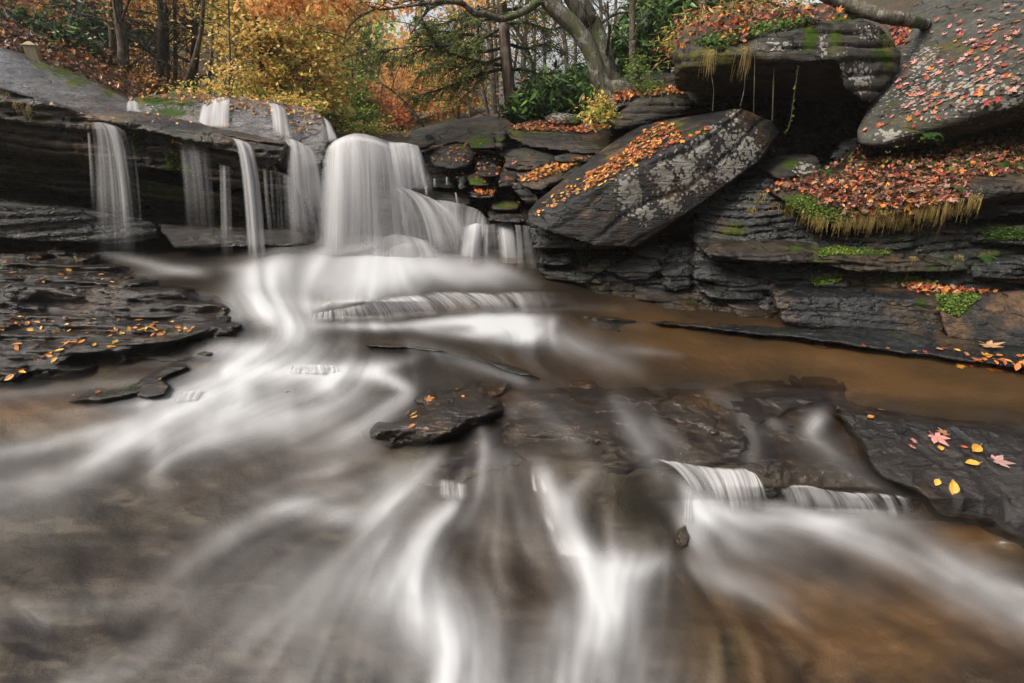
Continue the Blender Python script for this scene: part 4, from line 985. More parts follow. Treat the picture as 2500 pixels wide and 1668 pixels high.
scatter(cmap(C5, [(0, 590), (700, 590), (1400, 640), (1420, 700), (800, 720), (0, 700)]), 48, .062, ORG, WL, mapl=.1)
scatter(cmap(C5, [(680, 660), (1250, 670), (1340, 715), (720, 735)]), 34, .062, ORG, WL, mapl=.05)
scatter(cmap(C5, [(0, 740), (500, 740), (950, 760), (950, 880), (600, 920), (100, 930)]), 24, .075, ORG, WL, mapl=.1)
scatter([(0, 950//1), (60, 880), (100, 905), (60, 935), (0, 935)], 4, .09, ORG, WL, mapl=.1)
BT = 'the top of the tilted boulder'
scatter(cmap(C3, [(150, 760), (250, 650), (430, 560), (640, 500), (560, 600), (300, 690)]), 26, .065, ORG, BT, upmin=.2, mapl=.2)
scatter(cmap(C3, [(1000, 320), (1180, 240), (1160, 270), (1020, 330)]), 6, .07, {'red': 1, 'orange': 1}, BT, mapl=.4)
SL = 'the big grey slab in the upper right corner'
scatter(cmap(C4, [(950, 500), (1100, 330), (1568, 60), (1568, 400), (1250, 560), (850, 600)]), 60, .075, {'red': 3, 'pink': 3, 'orange': 2, 'tan': 1}, SL, upmin=0, mapl=.75)
PE = 'the flat shelf at the right edge of the pool'
scatter([(1960, 835), (2200, 845), (2500, 870), (2500, 895), (2200, 868), (2000, 852)], 26, .08, {'orange': 3, 'tan': 2, 'red': 2, 'yellow': 1}, PE, upmin=.2)
put_leaf(2408, 846, .22, 'maple', 'tan', 'large curled tan leaf at the right edge of the pool', None, tilt=.1)
put_leaf(2010, 848, .16, 'maple', 'tan', 'pale curled lobed leaf lying left on the pool shelf', None, tilt=.1)
# litter that nobody could count
lt = Litter()
lt.scatter(cmap(C4, [(690, 760), (830, 660), (1100, 640), (1250, 600), (1400, 545), (1568, 500), (1568, 800), (1330, 800), (1290, 900), (1000, 930), (740, 940), (500, 850), (400, 880), (400, 850)]), 2300, .062, RED, upmin=-.2, tilt=.6, lift=.016)
lt.scatter(cmap(C4, [(400, 860), (600, 900), (800, 980), (1050, 960), (1280, 900), (1100, 850), (600, 820)]), 260, .075, RED, upmin=-.4, tilt=.5, lift=.02)
lt.build('thick red and brown leaf litter covering the slope below the grey slab')
lt = Litter()
lt.scatter(cmap(C3, [(420, 560), (640, 420), (760, 290), (900, 230), (1020, 340), (860, 410), (620, 520), (460, 620)]), 520, .06, {'orange': 5, 'red': 2, 'brown': 1, 'yellow': 1}, upmin=.2, tilt=.25)
lt.scatter(cmap(C3, [(150, 790), (100, 770), (420, 540), (640, 420), (860, 420), (420, 640)]), 160, .055, {'orange': 5, 'yellow': 2, 'brown': 1}, upmin=.2, tilt=.25)
lt.build('drift of orange leaves caught along the top of the tilted boulder')
lt = Litter()
lt.scatter(cmap(C2, [(1170, 735), (1400, 710), (1600, 715), (1780, 750), (1600, 775), (1200, 760)]), 700, .06, {'orange': 4, 'red': 2, 'brown': 3, 'tan': 1}, upmin=.25, tilt=.3)
lt.scatter(cmap(C2, [(1230, 1040), (1400, 960), (1680, 900), (1500, 990), (1280, 1060)]), 320, .055, {'orange': 4, 'yellow': 1, 'brown': 1}, upmin=.2)
lt.scatter(cmap(C2, [(960, 1100), (1090, 1090), (1090, 1140), (1000, 1150)]), 110, .055, {'orange': 4, 'red': 1, 'brown': 1}, upmin=.1)
lt.scatter(cmap(C2, [(600, 830), (1000, 840), (1260, 960), (1200, 1060), (1250, 1200), (700, 1000)]), 260, .05, {'orange': 4, 'red': 1, 'brown': 2}, upmin=.55)
lt.build('orange leaves scattered over the stacked stones right of the fall')
lt = Litter()
lt.scatter(cmap(C4, [(0, 250), (0, 60), (350, 20), (600, 60), (760, 100), (600, 130), (380, 120), (300, 220), (100, 170)]), 900, .065, {'orange': 2.5, 'red': 2, 'brown': 5, 'tan': 1}, upmin=-.3, tilt=.6, lift=.04)
lt.scatter(cmap(C4, [(950, 90), (1060, 90), (1040, 200), (990, 200)]), 160, .09, {'red': 3, 'brown': 2}, upmin=-1, tilt=.4)
lt.scatter(cmap(C3, [(600, 60), (1000, 30), (1000, 70), (700, 90), (600, 130)]), 200, .07, {'orange': 4, 'red': 1, 'brown': 2}, upmin=.2)
lt.build('orange and brown leaves heaped along the top of the overhanging block')
lt = Litter()
lt.scatter(cmap(C4, [(960, 480), (1060, 120), (1568, 0), (1568, 400), (1250, 560), (850, 590)]), 200, .062, {'red': 2, 'pink': 3, 'orange': 1, 'brown': 3}, upmin=0, mapl=.8, tilt=.2)
lt.build('small red and pink leaves strewn over the big grey slab')
lt = Litter()
lt.scatter(cmap(C4, [(1000, 1280), (1200, 1290), (1460, 1315), (1400, 1330), (1100, 1330)]), 130, .07, {'orange': 4, 'red': 3, 'tan': 1}, upmin=.2)
lt.scatter([(2330, 880), (2500, 890), (2500, 925), (2340, 905)], 150, .08, {'orange': 4, 'yellow': 2, 'red': 1, 'tan': 1}, upmin=.0, tilt=.1)
lt.build('orange leaves gathered on the low shelf and pool edge at the right')
lt = Litter()
lt.scatter(cmap(C1, [(1640, 640), (1750, 620), (1850, 680), (1850, 760), (1720, 790)]), 30, .06, ORG, upmin=-.3)
lt.scatter(cmap(C1, [(260, 600), (800, 650), (1200, 730), (1600, 780), (1640, 800), (900, 720), (400, 670)]), 30, .055, ORG, upmin=.2)
lt.scatter(cmap(C1, [(960, 800), (1150, 840), (1300, 880), (1150, 860)]), 10, .06, ORG, upmin=-.3)
lt.build('few orange leaves stuck to the ledges above the falls')

# --- LEAVES END
# --- FOREST

# ------------------------------------------------------------------ trees and plants
PAL = {
 'yellow': [(.76, .52, .15), (.72, .45, .11), (.82, .60, .24), (.66, .38, .10), (.52, .48, .14)],
 'gold': [(.70, .42, .12), (.74, .48, .16), (.62, .33, .10), (.50, .38, .12)],
 'orange': [(.62, .27, .10), (.55, .21, .09), (.68, .36, .15), (.46, .22, .10)],
 'red': [(.45, .07, .03), (.48, .13, .04), (.35, .07, .04), (.30, .10, .04)],
 'green': [(.06, .13, .03), (.09, .17, .035), (.04, .09, .02), (.12, .19, .04)],
 'lime': [(.20, .30, .05), (.26, .32, .06), (.14, .24, .04), (.34, .34, .08)],
 'dark': [(.02, .04, .018), (.03, .05, .025), (.015, .03, .014), (.05, .075, .035)],
 'hemlock': [(.11, .16, .045), (.15, .19, .05), (.08, .12, .035), (.22, .23, .06)],
 'brown': [(.20, .09, .04), (.14, .07, .035), (.26, .13, .06), (.17, .06, .035)],
 'rust': [(.30, .12, .05), (.25, .08, .04), (.34, .17, .07)],
}
def leafcloud(pts, size, pal, aspect=.55, droop=.2, flat=.6, jit=.3):
    n = len(pts)
    d = rng.normal(0, 1, (n, 3)); d[:, 2] = d[:, 2]*flat-droop; d /= np.linalg.norm(d, axis=1)[:, None]
    w = np.cross(d, rng.normal(0, 1, (n, 3))*np.array([.5, .5, 1])+np.array([0, 0, .6])); w /= np.linalg.norm(w, axis=1)[:, None]+1e-9
    nn = np.cross(d, w)
    L = size*rng.uniform(.6, 1.35, n)[:, None]
    k = aspect*L*.5
    a = pts-d*L*.5; b = pts+w*k-nn*L*.08; c = pts+d*L*.5-nn*L*.12; e = pts-w*k-nn*L*.08
    v = np.stack([a, b, c, e], 1).reshape(-1, 3)
    f = np.arange(4*n).reshape(-1, 4)
    pc = np.array([c_ for p in pal for c_ in PAL[p]])
    col = pc[rng.integers(0, len(pc), n)]*rng.uniform(1-jit, 1+jit, (n, 1))
    return v, f, np.repeat(col, 4, 0)
def clumps(blobs, dens=1.0, clump=.35, per=38, flat=.45):
    """blobs: (u, v, Y, ru, rv, n [, depth])"""
    out = []
    for b in blobs:
        u, v, Y, ru, rv, n = b[:6]
        c = P(u, v, Y); sc = Y/1250*1.05
        rx, rz = ru*sc, rv*sc; ry = b[6] if len(b) > 6 else max(rx*.7, .4)
        nc = max(2, int(n*dens/per))
        d = rng.normal(0, 1, (nc, 3)); d /= np.linalg.norm(d, axis=1)[:, None]
        r = rng.uniform(0, 1, (nc, 1))**.45
        cc = c+d*r*np.array([rx, ry, rz])
        k = rng.integers(0, nc, int(n*dens))
        cs = clump*rng.uniform(.5, 1.3, nc)[k][:, None]
        out.append(cc[k]+rng.normal(0, 1, (len(k), 3))*cs*np.array([.55, .55, .55*flat]))
    return np.concatenate(out)
def foliage(name, blobs, size, pal, mat='foliage', parent=None, clump=.35, per=38, aspect=.55, dens=1.0, flat=.45, droop=.2):
    v, f, c = leafcloud(clumps(blobs, dens, clump, per, flat), size, pal, aspect, droop)
    return mesh_np(name, v, f, M[mat], parent, smooth=False, cols=c)
def px(w, Y): return w*Y/1250*1.03
def twigs(g, base, tip, r0, n=5, wob=.12, sub=3, depth=0):
    base = np.array(base, float); tip = np.array(tip, float)
    L = np.linalg.norm(tip-base)
    k = 7
    t = np.linspace(0, 1, k)[:, None]
    p = base*(1-t)+tip*t+np.cumsum(rng.normal(0, wob*L/k, (k, 3)), 0)*np.sin(t*np.pi*.5)
    p[:, 2] += .08*L*np.sin(t[:, 0]*np.pi)
    g.tube(p, np.linspace(r0, r0*.25, k), 5)
    if depth < 2:
        for _ in range(sub):
            i = rng.integers(1, k-1)
            d = (tip-base)/L+rng.normal(0, .6, 3)
            d /= np.linalg.norm(d)
            twigs(g, p[i], p[i]+d*L*rng.uniform(.3, .6), r0*.5, n, wob, max(0, sub-1), depth+1)
    return p
def tree(label, path, w, Y, bark, crown=(), pal=('yellow',), size=.07, branches=0, blen=1.0, name='tree', wob=.04, dY=0, group=None, cat='tree', clump=.35, up=4.0, side=0, aspect=.55, per=38, mat='foliage', flat=.45, root=True):
    """path: pixels from the foot up; continues out of the frame upward"""
    pth = np.array(path, float)
    Ys = Y+np.linspace(0, dY, len(pth))
    p3 = np.array([P(a[0], a[1], y) for a, y in zip(pth, Ys)])
    foot = p3[0].copy(); foot[2] -= .35
    d = p3[-1]-p3[-2]; d /= np.linalg.norm(d)+1e-9
    if d[2] < .5: d = np.array([d[0]*.4, 0, 1.0])
    top = p3[-1]+d*up
    if up > 0: allp = np.vstack([foot, p3, top])
    else: allp = np.vstack([foot, p3])
    e = empty(name, label, cat, tuple(p3[0]), group)
    inv = np.array(p3[0])
    sp = resample(allp, 26)
    w = np.atleast_1d(np.array(w, float))
    rr = np.interp(np.linspace(0, 1, 26), np.linspace(0, 1, len(w)) if len(w) > 1 else [0], w)*Y/1250/2*1.03
    if len(w) == 1: rr = rr*np.linspace(1.08, .6 if up > 0 else .35, 26)
    if root: rr[:3] *= np.array([1.35, 1.2, 1.05])
    g = Geo(); g.tube(sp-inv, rr, 10, wob)
    for b in range(branches):
        i = int(rng.integers(5, 24)); a = rng.uniform(0, 6.28)
        dr = np.array([math.cos(a), math.sin(a)*.6, rng.uniform(.0, .7)])
        if side: dr[0] = abs(dr[0])*side
        L = blen*rng.uniform(.5, 1.2)
        twigs(g, sp[i]-inv, sp[i]-inv+dr*L, max(rr[i]*.28, .008), sub=3)
    tk = g.build('trunk', M[bark], e)
    if len(crown):
        pts = clumps(crown, 1.0, clump, per, flat)
        v, f, c = leafcloud(pts-inv, size, pal, aspect)
        mesh_np('crown', v, f, M[mat], e, smooth=False, cols=c)
        # a few limbs reach into the crown
        gb = Geo()
        for b in crown:
            c3 = P(b[0], b[1], b[2])
            i = int(np.argmin(np.abs(sp[:, 2]-(c3[2]-.5))))
            for _ in range(2):
                q = c3+rng.normal(0, .35, 3)*b[3]*b[2]/1250
                twigs(gb, sp[i]-inv, q-inv, max(rr[i]*.3, .01), sub=3)
        gb.build('limb', M[bark], e)
    return e
def shrub(label, blobs, size, pal, name='shrub', mat='glossleaf', aspect=.3, clump=.22, per=26, stems=5, cat='shrub', group=None, flat=.7, droop=.1):
    c0 = P(blobs[0][0], blobs[0][1]+blobs[0][4]*.8, blobs[0][2])
    e = empty(name, label, cat, tuple(c0), group)
    v, f, c = leafcloud(clumps(blobs, 1.0, clump, per, flat)-c0, size, pal, aspect, droop)
    mesh_np('foliage', v, f, M[mat], e, smooth=False, cols=c)
    if stems:
        g = Geo()
        for b in blobs:
            for _ in range(stems):
                q = P(b[0]+rng.uniform(-.6, .6)*b[3], b[1]+rng.uniform(-.6, .3)*b[4], b[2])
                base = P(b[0]+rng.uniform(-.2, .2)*b[3], b[1]+b[4]*1.1, b[2])
                twigs(g, base-c0, q-c0, .014, sub=2)
        g.build('stem', M['barkdark'], e)
    return e

# --- far woods, one mass on the far slopes
def woods(n, region, Yr, size, pals, sink=0.0):
    """leaf clusters on the far slopes"""
    out = []
    u0, u1, v0, v1 = region
    k = n//60
    cu = rng.uniform(u0, u1, k); cv = rng.uniform(v0, v1, k); cy = rng.uniform(Yr[0], Yr[1], k)
    for i in range(k):
        c = P(cu[i], cv[i], cy[i])
        r = cy[i]/1250*rng.uniform(14, 34)
        q = rng.normal(0, 1, (60, 3))*np.array([r, r, r*.8])
        pl = pals(cu[i], cv[i])
        v, f, cc = leafcloud(c+q, size*cy[i]/30, (pl,), .7, .1, .8, .35)
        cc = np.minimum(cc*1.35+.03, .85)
        out.append((v, cc))
    return out
def palf(u, v):
    r = rng.random()
    if 790 < u < 960 and v < 150: return 'hemlock' if r < .6 else ('lime' if r < .8 else 'gold')
    if u > 860 and v > 90: return 'orange' if r < .5 else ('gold' if r < .75 else ('red' if r < .87 else 'lime'))
    if u < 330: return 'brown' if r < .5 else ('dark' if r < .75 else 'rust')
    if u < 560: return 'gold' if r < .4 else ('rust' if r < .5 else ('hemlock' if r < .75 else 'lime'))
    return 'yellow' if r < .45 else ('gold' if r < .55 else ('lime' if r < .85 else 'green'))
acc = []
acc += woods(9000, (880, 1170, 110, 350), (26, 44), .30, palf)
acc += woods(9000, (780, 905, 20, 350), (26, 42), .30, palf)
acc += woods(15000, (360, 820, -60, 300), (22, 34), .28, palf)
acc += woods(15000, (-250, 400, -80, 240), (16, 26), .28, palf)
vv_ = np.concatenate([a for a, _ in acc]); cc_ = np.concatenate([b for _, b in acc])
tag(mesh_np('far_woods', vv_, np.arange(len(vv_)).reshape(-1, 4), M['foliage'], smooth=False, cols=cc_), 'distant autumn woods on the slopes behind the falls', 'woods', kind='stuff')

# --- trees of the left bank
tree('slim twin-stemmed tree leaning left on the left bank, first from the left', cmap(C1, [(540, 450), (480, 250), (430, 120), (425, 0)]), 13, 10.5, 'bark', branches=8, blen=1.3)
tree('straight slim tree just right of the leaning one on the left bank', cmap(C1, [(530, 450), (530, 250), (515, 100), (500, 0)]), 12, 10.7, 'bark', branches=8, blen=1.3, crown=[(170, -10, 11, 70, 40, 900)], pal=('brown', 'dark'))
tree('crooked stout tree curving up beside the end of the grey slab', cmap(C1, [(640, 520), (680, 470), (715, 390), (712, 250), (690, 120), (680, 0)]), [24, 22, 20, 18, 16], 8.6, 'bark', branches=9, blen=1.2, crown=[(300, -20, 9, 80, 40, 900)], pal=('gold', 'rust'))
tree('slim straight tree directly left of the crooked stout one', cmap(C1, [(650, 470), (655, 250), (640, 100), (640, 0)]), 15, 9.4, 'bark', branches=6, blen=1.0)
tree('dark brown straight trunk, first of the tight row above the cliff', cmap(C1, [(912, 550), (938, 330), (940, 150), (925, 0)]), 17, 8.8, 'barkdark', branches=10, blen=1.2, crown=[(390, 10, 9.3, 70, 30, 700), (420, 90, 9.8, 50, 60, 500)], pal=('gold', 'rust'))
tree('thin dark trunk, second of the tight row above the cliff', cmap(C1, [(980, 552), (970, 300), (965, 0)]), 10, 9.0, 'barkdark', branches=10, blen=1.1)
tree('thin black pole-like trunk, third of the tight row above the cliff', cmap(C1, [(1020, 555), (1018, 300), (1012, 0)]), 9, 8.9, 'barkdark', branches=12, blen=.9)
tree('heavier dark trunk, fourth of the tight row above the cliff', cmap(C1, [(1115, 555), (1130, 330), (1135, 180), (1150, 0)]), 18, 9.2, 'barkdark', branches=12, blen=1.3, crown=[(500, -10, 9.8, 70, 40, 900)], pal=('gold', 'hemlock'))
tree('thin trunk leaning across behind the heavier dark one', cmap(C1, [(1055, 555), (1100, 420), (1145, 280), (1170, 150), (1180, 0)]), 11, 8.7, 'bark', branches=6, blen=1.0)
tree('sapling with yellow leaves beside the tight row of dark trunks', cmap(C1, [(1325, 560), (1335, 420), (1330, 200)]), 5, 8.2, 'bark', branches=6, blen=.9, up=.6, crown=[(570, 150, 8.3, 40, 50, 400), (590, 90, 8.6, 40, 40, 400)], pal=('yellow',), size=.06)
tree('yellow-leaved tree spreading wide above the left end of the main fall', cmap(C1, [(1480, 570), (1500, 460), (1515, 380), (1500, 200), (1480, 0)]), 10, 9.0, 'barkdark', branches=10, blen=1.6, size=.075,
     crown=[(610, 60, 9.2, 90, 50, 1700), (700, 110, 9.3, 100, 50, 2200), (650, 180, 9.0, 70, 36, 1100), (760, 190, 9.3, 70, 46, 1300), (560, 25, 9.2, 60, 26, 700), (590, 230, 8.8, 60, 18, 600), (700, 262, 8.6, 70, 18, 800), (820, 230, 9.6, 40, 46, 900), (780, 60, 9.8, 80, 50, 2000)], pal=('yellow', 'yellow', 'yellow', 'lime'), clump=.3)
tree('golden tree behind the spreading yellow one', [(700, 300), (706, 150), (700, 0)], 12, 14, 'barkdark', size=.10, crown=[(660, 30, 14, 120, 60, 2600), (760, 110, 14.5, 90, 80, 2600), (830, 150, 15, 40, 90, 900), (600, 140, 13.5, 90, 60, 1700), (780, 250, 14, 70, 50, 1300)], pal=('yellow', 'lime', 'gold'), clump=.5)
tree('tall dark green hemlock rising behind the yellow trees', [(690, 260), (690, 100), (680, 0)], 14, 12, 'barkdark', size=.10, aspect=.3, crown=[(690, 30, 12.4, 60, 70, 1600), (640, 110, 12.2, 50, 60, 1200), (745, 290, 11.5, 60, 40, 1000), (600, 10, 12.3, 40, 40, 700)], pal=('green', 'hemlock'), clump=.4, cat='hemlock', name='hemlock_tree')
tree('bright green young tree just above the lip of the main fall', [(860, 320), (862, 240), (860, 180)], 6, 12, 'bark', up=.3, size=.10, aspect=.4, crown=[(862, 250, 12, 38, 60, 1800), (870, 300, 11.5, 50, 30, 1100), (850, 200, 12.3, 24, 40, 500)], pal=('lime', 'green'), clump=.3)
tree('pale green conifer against the sky in the valley notch', [(880, 240), (884, 120), (882, 40)], 8, 24, 'barkdark', up=1.0, size=.22, aspect=.4, crown=[(862, 50, 24, 24, 30, 700), (866, 110, 24, 38, 40, 1200), (880, 190, 24, 46, 40, 1000)], pal=('hemlock', 'green', 'lime'), clump=.8, name='conifer', cat='conifer')
tree('small red-leaved tree low in the valley right of the green one', [(925, 320), (925, 280), (930, 240)], 4, 13, 'bark', up=.3, size=.10, crown=[(925, 265, 13, 46, 36, 1200), (960, 300, 12.5, 40, 22, 600), (905, 235, 13.5, 30, 24, 500)], pal=('red', 'orange'), clump=.3)
tree('orange tree filling the middle of the valley', [(1000, 310), (1005, 200), (1010, 120)], 6, 16, 'bark', up=1.0, size=.12, crown=[(1000, 200, 16, 80, 60, 2200), (1060, 240, 15, 80, 50, 2200), (960, 260, 15.5, 70, 40, 1500), (1080, 170, 17, 50, 40, 600)], pal=('orange', 'gold'), clump=.45)
tree('yellow-orange tree left of the reddish hemlock trunk', [(1120, 290), (1118, 200), (1110, 60)], 6, 13, 'bark', up=1.0, size=.09, crown=[(1120, 230, 13, 80, 40, 1700), (1080, 170, 13.5, 80, 36, 1300), (1150, 190, 13, 50, 50, 900), (1100, 60, 14, 70, 30, 400)], pal=('orange', 'gold', 'lime'), clump=.28, per=26)
tree('low green bush-like tree at the water behind the lip of the fall', [(820, 330), (820, 290), (815, 260)], 5, 10.5, 'bark', up=.2, size=.08, aspect=.4, crown=[(800, 300, 10.5, 40, 26, 1300), (905, 320, 10.5, 60, 12, 900), (770, 250, 10.5, 30, 30, 700)], pal=('green', 'lime', 'yellow'), clump=.25)

# --- the reddish hemlock with its long feathery branches
e = tree('reddish straight hemlock trunk with long feathery branches, right of the valley', cmap(C2, [(1188, 700), (1172, 520), (1150, 300), (1138, 120), (1125, 0)]), [30, 27, 24, 21, 18], 7.6, 'barkhem', name='hemlock_tree', cat='hemlock', wob=.03, up=4)
org = np.array(P(*C2(1188, 700), 7.6))
HB = [([(1128, 380), (960, 350), (820, 300), (740, 240), (690, 160), (660, 90)], 7), ([(1125, 280), (1000, 300), (850, 262), (720, 275), (560, 330), (390, 322)], 7.0), ([(1130, 400), (1000, 435), (860, 490), (700, 540), (600, 570)], 7.2),
      ([(1120, 160), (1000, 230), (830, 262), (600, 272), (430, 300)], 6.8), ([(1118, 100), (960, 130), (800, 210), (640, 220)], 7.8), ([(1135, 330), (1020, 370), (900, 390), (780, 370), (660, 420)], 6.6), ([(1115, 40), (950, 60), (820, 130), (700, 140)], 8.2),
      ([(1150, 250), (1260, 280), (1380, 260), (1480, 300)], 8.2), ([(1140, 150), (1260, 130), (1400, 170), (1520, 150)], 8.6), ([(1150, 420), (1250, 400), (1350, 430), (1420, 420)], 8.4), ([(1125, 210), (900, 200), (760, 180), (640, 190)], 8.4), ([(1140, 60), (1300, 50), (1450, 90), (1560, 60)], 9)]
g = Geo(); spr = []
for bl, Yt in HB:
    pp3 = [P(*C2(*q), 7.6+(Yt-7.6)*i/(len(bl)-1)) for i, q in enumerate(bl)]
    sp = resample(np.array(pp3), 30)
    g.tube(sp-org, np.linspace(.022, .005, 30), 6)
    for i in range(4, 30):
        for s_ in (-1, 1):
            for _ in range(2):
                tn = sp[min(i+1, 29)]-sp[i-1]; tn /= np.linalg.norm(tn)
                d = tn*.7+np.array([0, s_*.8, -.1])+rng.normal(0, .3, 3); d /= np.linalg.norm(d)
                L = .42*(1-.4*i/30)*rng.uniform(.4, 1.1)
                q = sp[i][None]+d[None]*np.linspace(0, 1, 6)[:, None]*L-np.array([0, 0, 1])*(np.linspace(0, 1, 6)[:, None]**2)*L*.3
                g.tube(q-org, np.linspace(.005, .002, 6), 3)
                if rng.random() < (.38 if bl[-1][0] < 1100 else .2):
                    m = rng.uniform(.3, 1, 34)
                    spr.append(q[0]+d*L*m[:, None]-np.array([0, 0, 1])*(m[:, None]**2)*L*.3+rng.normal(0, .022, (34, 3))*np.array([1, 1, .5]))
g.build('branch', M['barkdark'], e)
v, f, c = leafcloud(np.concatenate(spr)-org, .05, ('hemlock',), .28, .1, .5)
mesh_np('needles', v, f, M['foliage'], e, smooth=False, cols=c)

# --- thin trunks between which the bright sky shows
TH_ = [([(1050, 680), (1020, 520), (995, 300), (985, 0)], 9, 9.5, 'slim trunk bending left just left of the reddish hemlock'),
       ([(1085, 640), (1070, 350), (1050, 100), (1045, 0)], 13, 11, 'grey upright trunk between the slim bending one and the hemlock'),
       ([(1105, 640), (1095, 300), (1085, 60), (1080, 0)], 8, 12, 'thin pole trunk touching the grey upright one'),
       ([(1250, 640), (1255, 350), (1272, 100), (1275, 0)], 12, 12, 'grey trunk right of the reddish hemlock'),
       ([(1415, 660), (1390, 560), (1330, 470), (1300, 350), (1250, 240), (1180, 120), (1120, 0)], 9, 8.0, 'slender stem leaning left across in front of the sky'),
       ([(1320, 620), (1320, 300), (1320, 0)], 7, 14, 'very thin straight pole against the sky'),
       ([(1385, 600), (1375, 300), (1370, 0)], 8, 15, 'thin straight pole against the sky left of the mossy curved tree'),
       ([(1510, 560), (1500, 300), (1480, 160), (1470, 0)], 10, 11, 'dim trunk seen just left of the mossy curved tree'),
       ([(1550, 520), (1555, 300), (1545, 0)], 9, 13, 'dim thin trunk in the gap behind the mossy curved tree'),
       ([(1720, 400), (1710, 200), (1700, 0)], 9, 13, 'thin trunk behind the rhododendron left of the speckled one'),
       ([(1780, 400), (1785, 200), (1790, 0)], 8, 14, 'thin dim trunk between the two nearer right hand trunks'),
       ([(940, 620), (920, 500), (905, 400), (900, 250)], 5, 12, 'faint stem in the orange valley trees'),
       ([(1210, 600), (1190, 480), (1215, 300), (1230, 100)], 7, 13, 'faint forked stem behind the reddish hemlock')]
for pl, w, Y, lb in TH_:
    tree(lb, cmap(C2, pl), w, Y, 'bark', branches=16, blen=1.3, name='tree', cat='tree', up=3, crown=[(C2(*pl[-1])[0]+rng.uniform(-30, 30), rng.uniform(10, 60), Y+.5, 50, 40, 110), (C2(*pl[1])[0]+rng.uniform(-30, 30), C2(*pl[1])[1]-rng.uniform(0, 60), Y+.4, 50, 30, 110)], pal=('hemlock', 'gold') if rng.random() < .6 else ('orange', 'hemlock'), size=.07, clump=.35, per=12)
tree('broken bare stem leaning left low in the valley', cmap(C2, [(675, 740), (600, 630), (520, 550), (440, 490), (400, 480)]), 6, 9.0, 'barkdark', branches=8, blen=.8, up=0, name='bare_tree', cat='dead tree')
for k, (ub, ut, w, Y) in enumerate([(320, 335, 7, 12.5), (345, 338, 9, 13.5), (452, 447, 6, 11), (505, 520, 7, 12), (535, 530, 8, 14), (585, 600, 6, 12.5), (655, 650, 8, 13), (745, 752, 7, 15), (110, 100, 9, 12.5), (150, 140, 12, 13), (50, 40, 10, 12), (250, 262, 8, 13)]):
    tree('slim trunk deep in the woods, number %s of a scattered row from the left' % ['four', 'five', 'seven', 'eight', 'nine', 'ten', 'eleven', 'twelve', 'two', 'three', 'one', 'six'][k] if 0 else ['grey slim trunk deep behind the crooked stout tree', 'pale slim trunk between the crooked tree and the dark row', 'slim trunk far back within the dark row', 'slim trunk far back right of the dark row', 'grey trunk deep behind the yellow sapling', 'thin stem deep behind the yellow sapling', 'slim trunk deep behind the spreading yellow tree', 'slim far trunk near the valley notch',
          'thin trunk on the slope right of the wooden post', 'stouter dim trunk in the laurel thicket', 'leftmost thin trunk above the grey slab', 'dim trunk behind the leaning slim tree'][k],
         [(ub, 250 if ub > 300 else 150), ((ub+ut)/2+5, 120), (ut, 0)], w, Y, 'bark', branches=10, blen=1.5, up=4)
# mossy curved tree with lichen
e = tree('thick mossy tree curving up from the rock edge, its boughs reaching over the valley', cmap(C2, [(1880, 560), (1800, 530), (1735, 520), (1690, 450), (1670, 370), (1620, 250), (1560, 170), (1480, 90), (1390, 0), (1330, -90)]), [40, 38, 42, 36, 34, 33, 32, 32, 30, 26], 6.5, 'barkmoss', wob=.07, up=2.0, root=False)
org = np.array(P(*C2(1880, 560), 6.5))
g = Geo()
for bl, w0, w1, Ya, Yb in [([(1395, -10), (1340, 10), (1270, 60), (1190, 95), (1110, 110), (1040, 85), (970, 80), (930, 45), (890, 18), (800, 10), (740, 30)], 17, 8, 6.5, 5.9),
                           ([(740, 30), (700, 60), (660, 110), (600, 200)], 7, 3, 5.9, 5.8), ([(800, 10), (700, 20), (560, 40), (430, 55), (370, 40)], 6, 3, 5.9, 5.5), ([(400, 50), (290, 110), (230, 180), (215, 260)], 4, 1.5, 5.6, 5.5), ([(740, 30), (620, 0), (500, 30)], 5, 3, 5.9, 5.7)]:
    sp = resample(np.array([P(*C2(*q), Ya+(Yb-Ya)*i/(len(bl)-1)) for i, q in enumerate(bl)]), 34)
    g.tube(sp-org, np.linspace(w0, w1, 34)*6.2/2500, 8, .08)
    for i in range(6, 34, 3):
        dr = rng.normal(0, 1, 3); dr[2] = abs(dr[2])*.3
        twigs(g, sp[i]-org, sp[i]-org+dr*.35, .006, sub=2)
g.build('bough', M['barkmoss'], e)
v, f, c = leafcloud(clumps([(700, 10, 5.7, 60, 26, 500), (860, 15, 5.7, 80, 20, 340), (640, 20, 5.8, 40, 40, 300), (800, 50, 5.6, 60, 20, 130), (960, 10, 6, 60, 16, 160), (1100, 0, 6.2, 80, 14, 200), (760, -10, 5.6, 100, 16, 500)], 1, .16, 16)-org, .07, ('gold', 'orange'), .45, .8)
mesh_np('crown', v, f, M['foliage'], e, smooth=False, cols=c)
tree('second mossy trunk rising close behind the curved one', cmap(C2, [(1770, 520), (1745, 430), (1720, 330), (1680, 220), (1630, 120), (1560, 0)]), [46, 42, 40, 40, 42, 40], 6.9, 'barkmoss', wob=.05, up=3, branches=4, blen=1.2)
tree('speckled straight trunk standing in the rhododendron', cmap(C2, [(1890, 470), (1885, 250), (1885, 0)]), 17, 6.9, 'bark', branches=4, blen=1.0)
tree('brown trunk at the left end of the overhanging block', [(1722, 60), (1718, 30), (1712, -10)], 21, 6.6, 'barkhem', branches=2, blen=1.0)
for k, (pl, w, Y) in enumerate([([(1750, 60), (1760, -20)], 14, 9), ([(1810, 40), (1800, -20)], 12, 10)]):
    tree(['dim trunk behind the leaf heap of the overhang, left one', 'dim trunk behind the leaf heap of the overhang, right one'][k], pl, w, Y, 'barkdark', branches=3)
g = Geo()
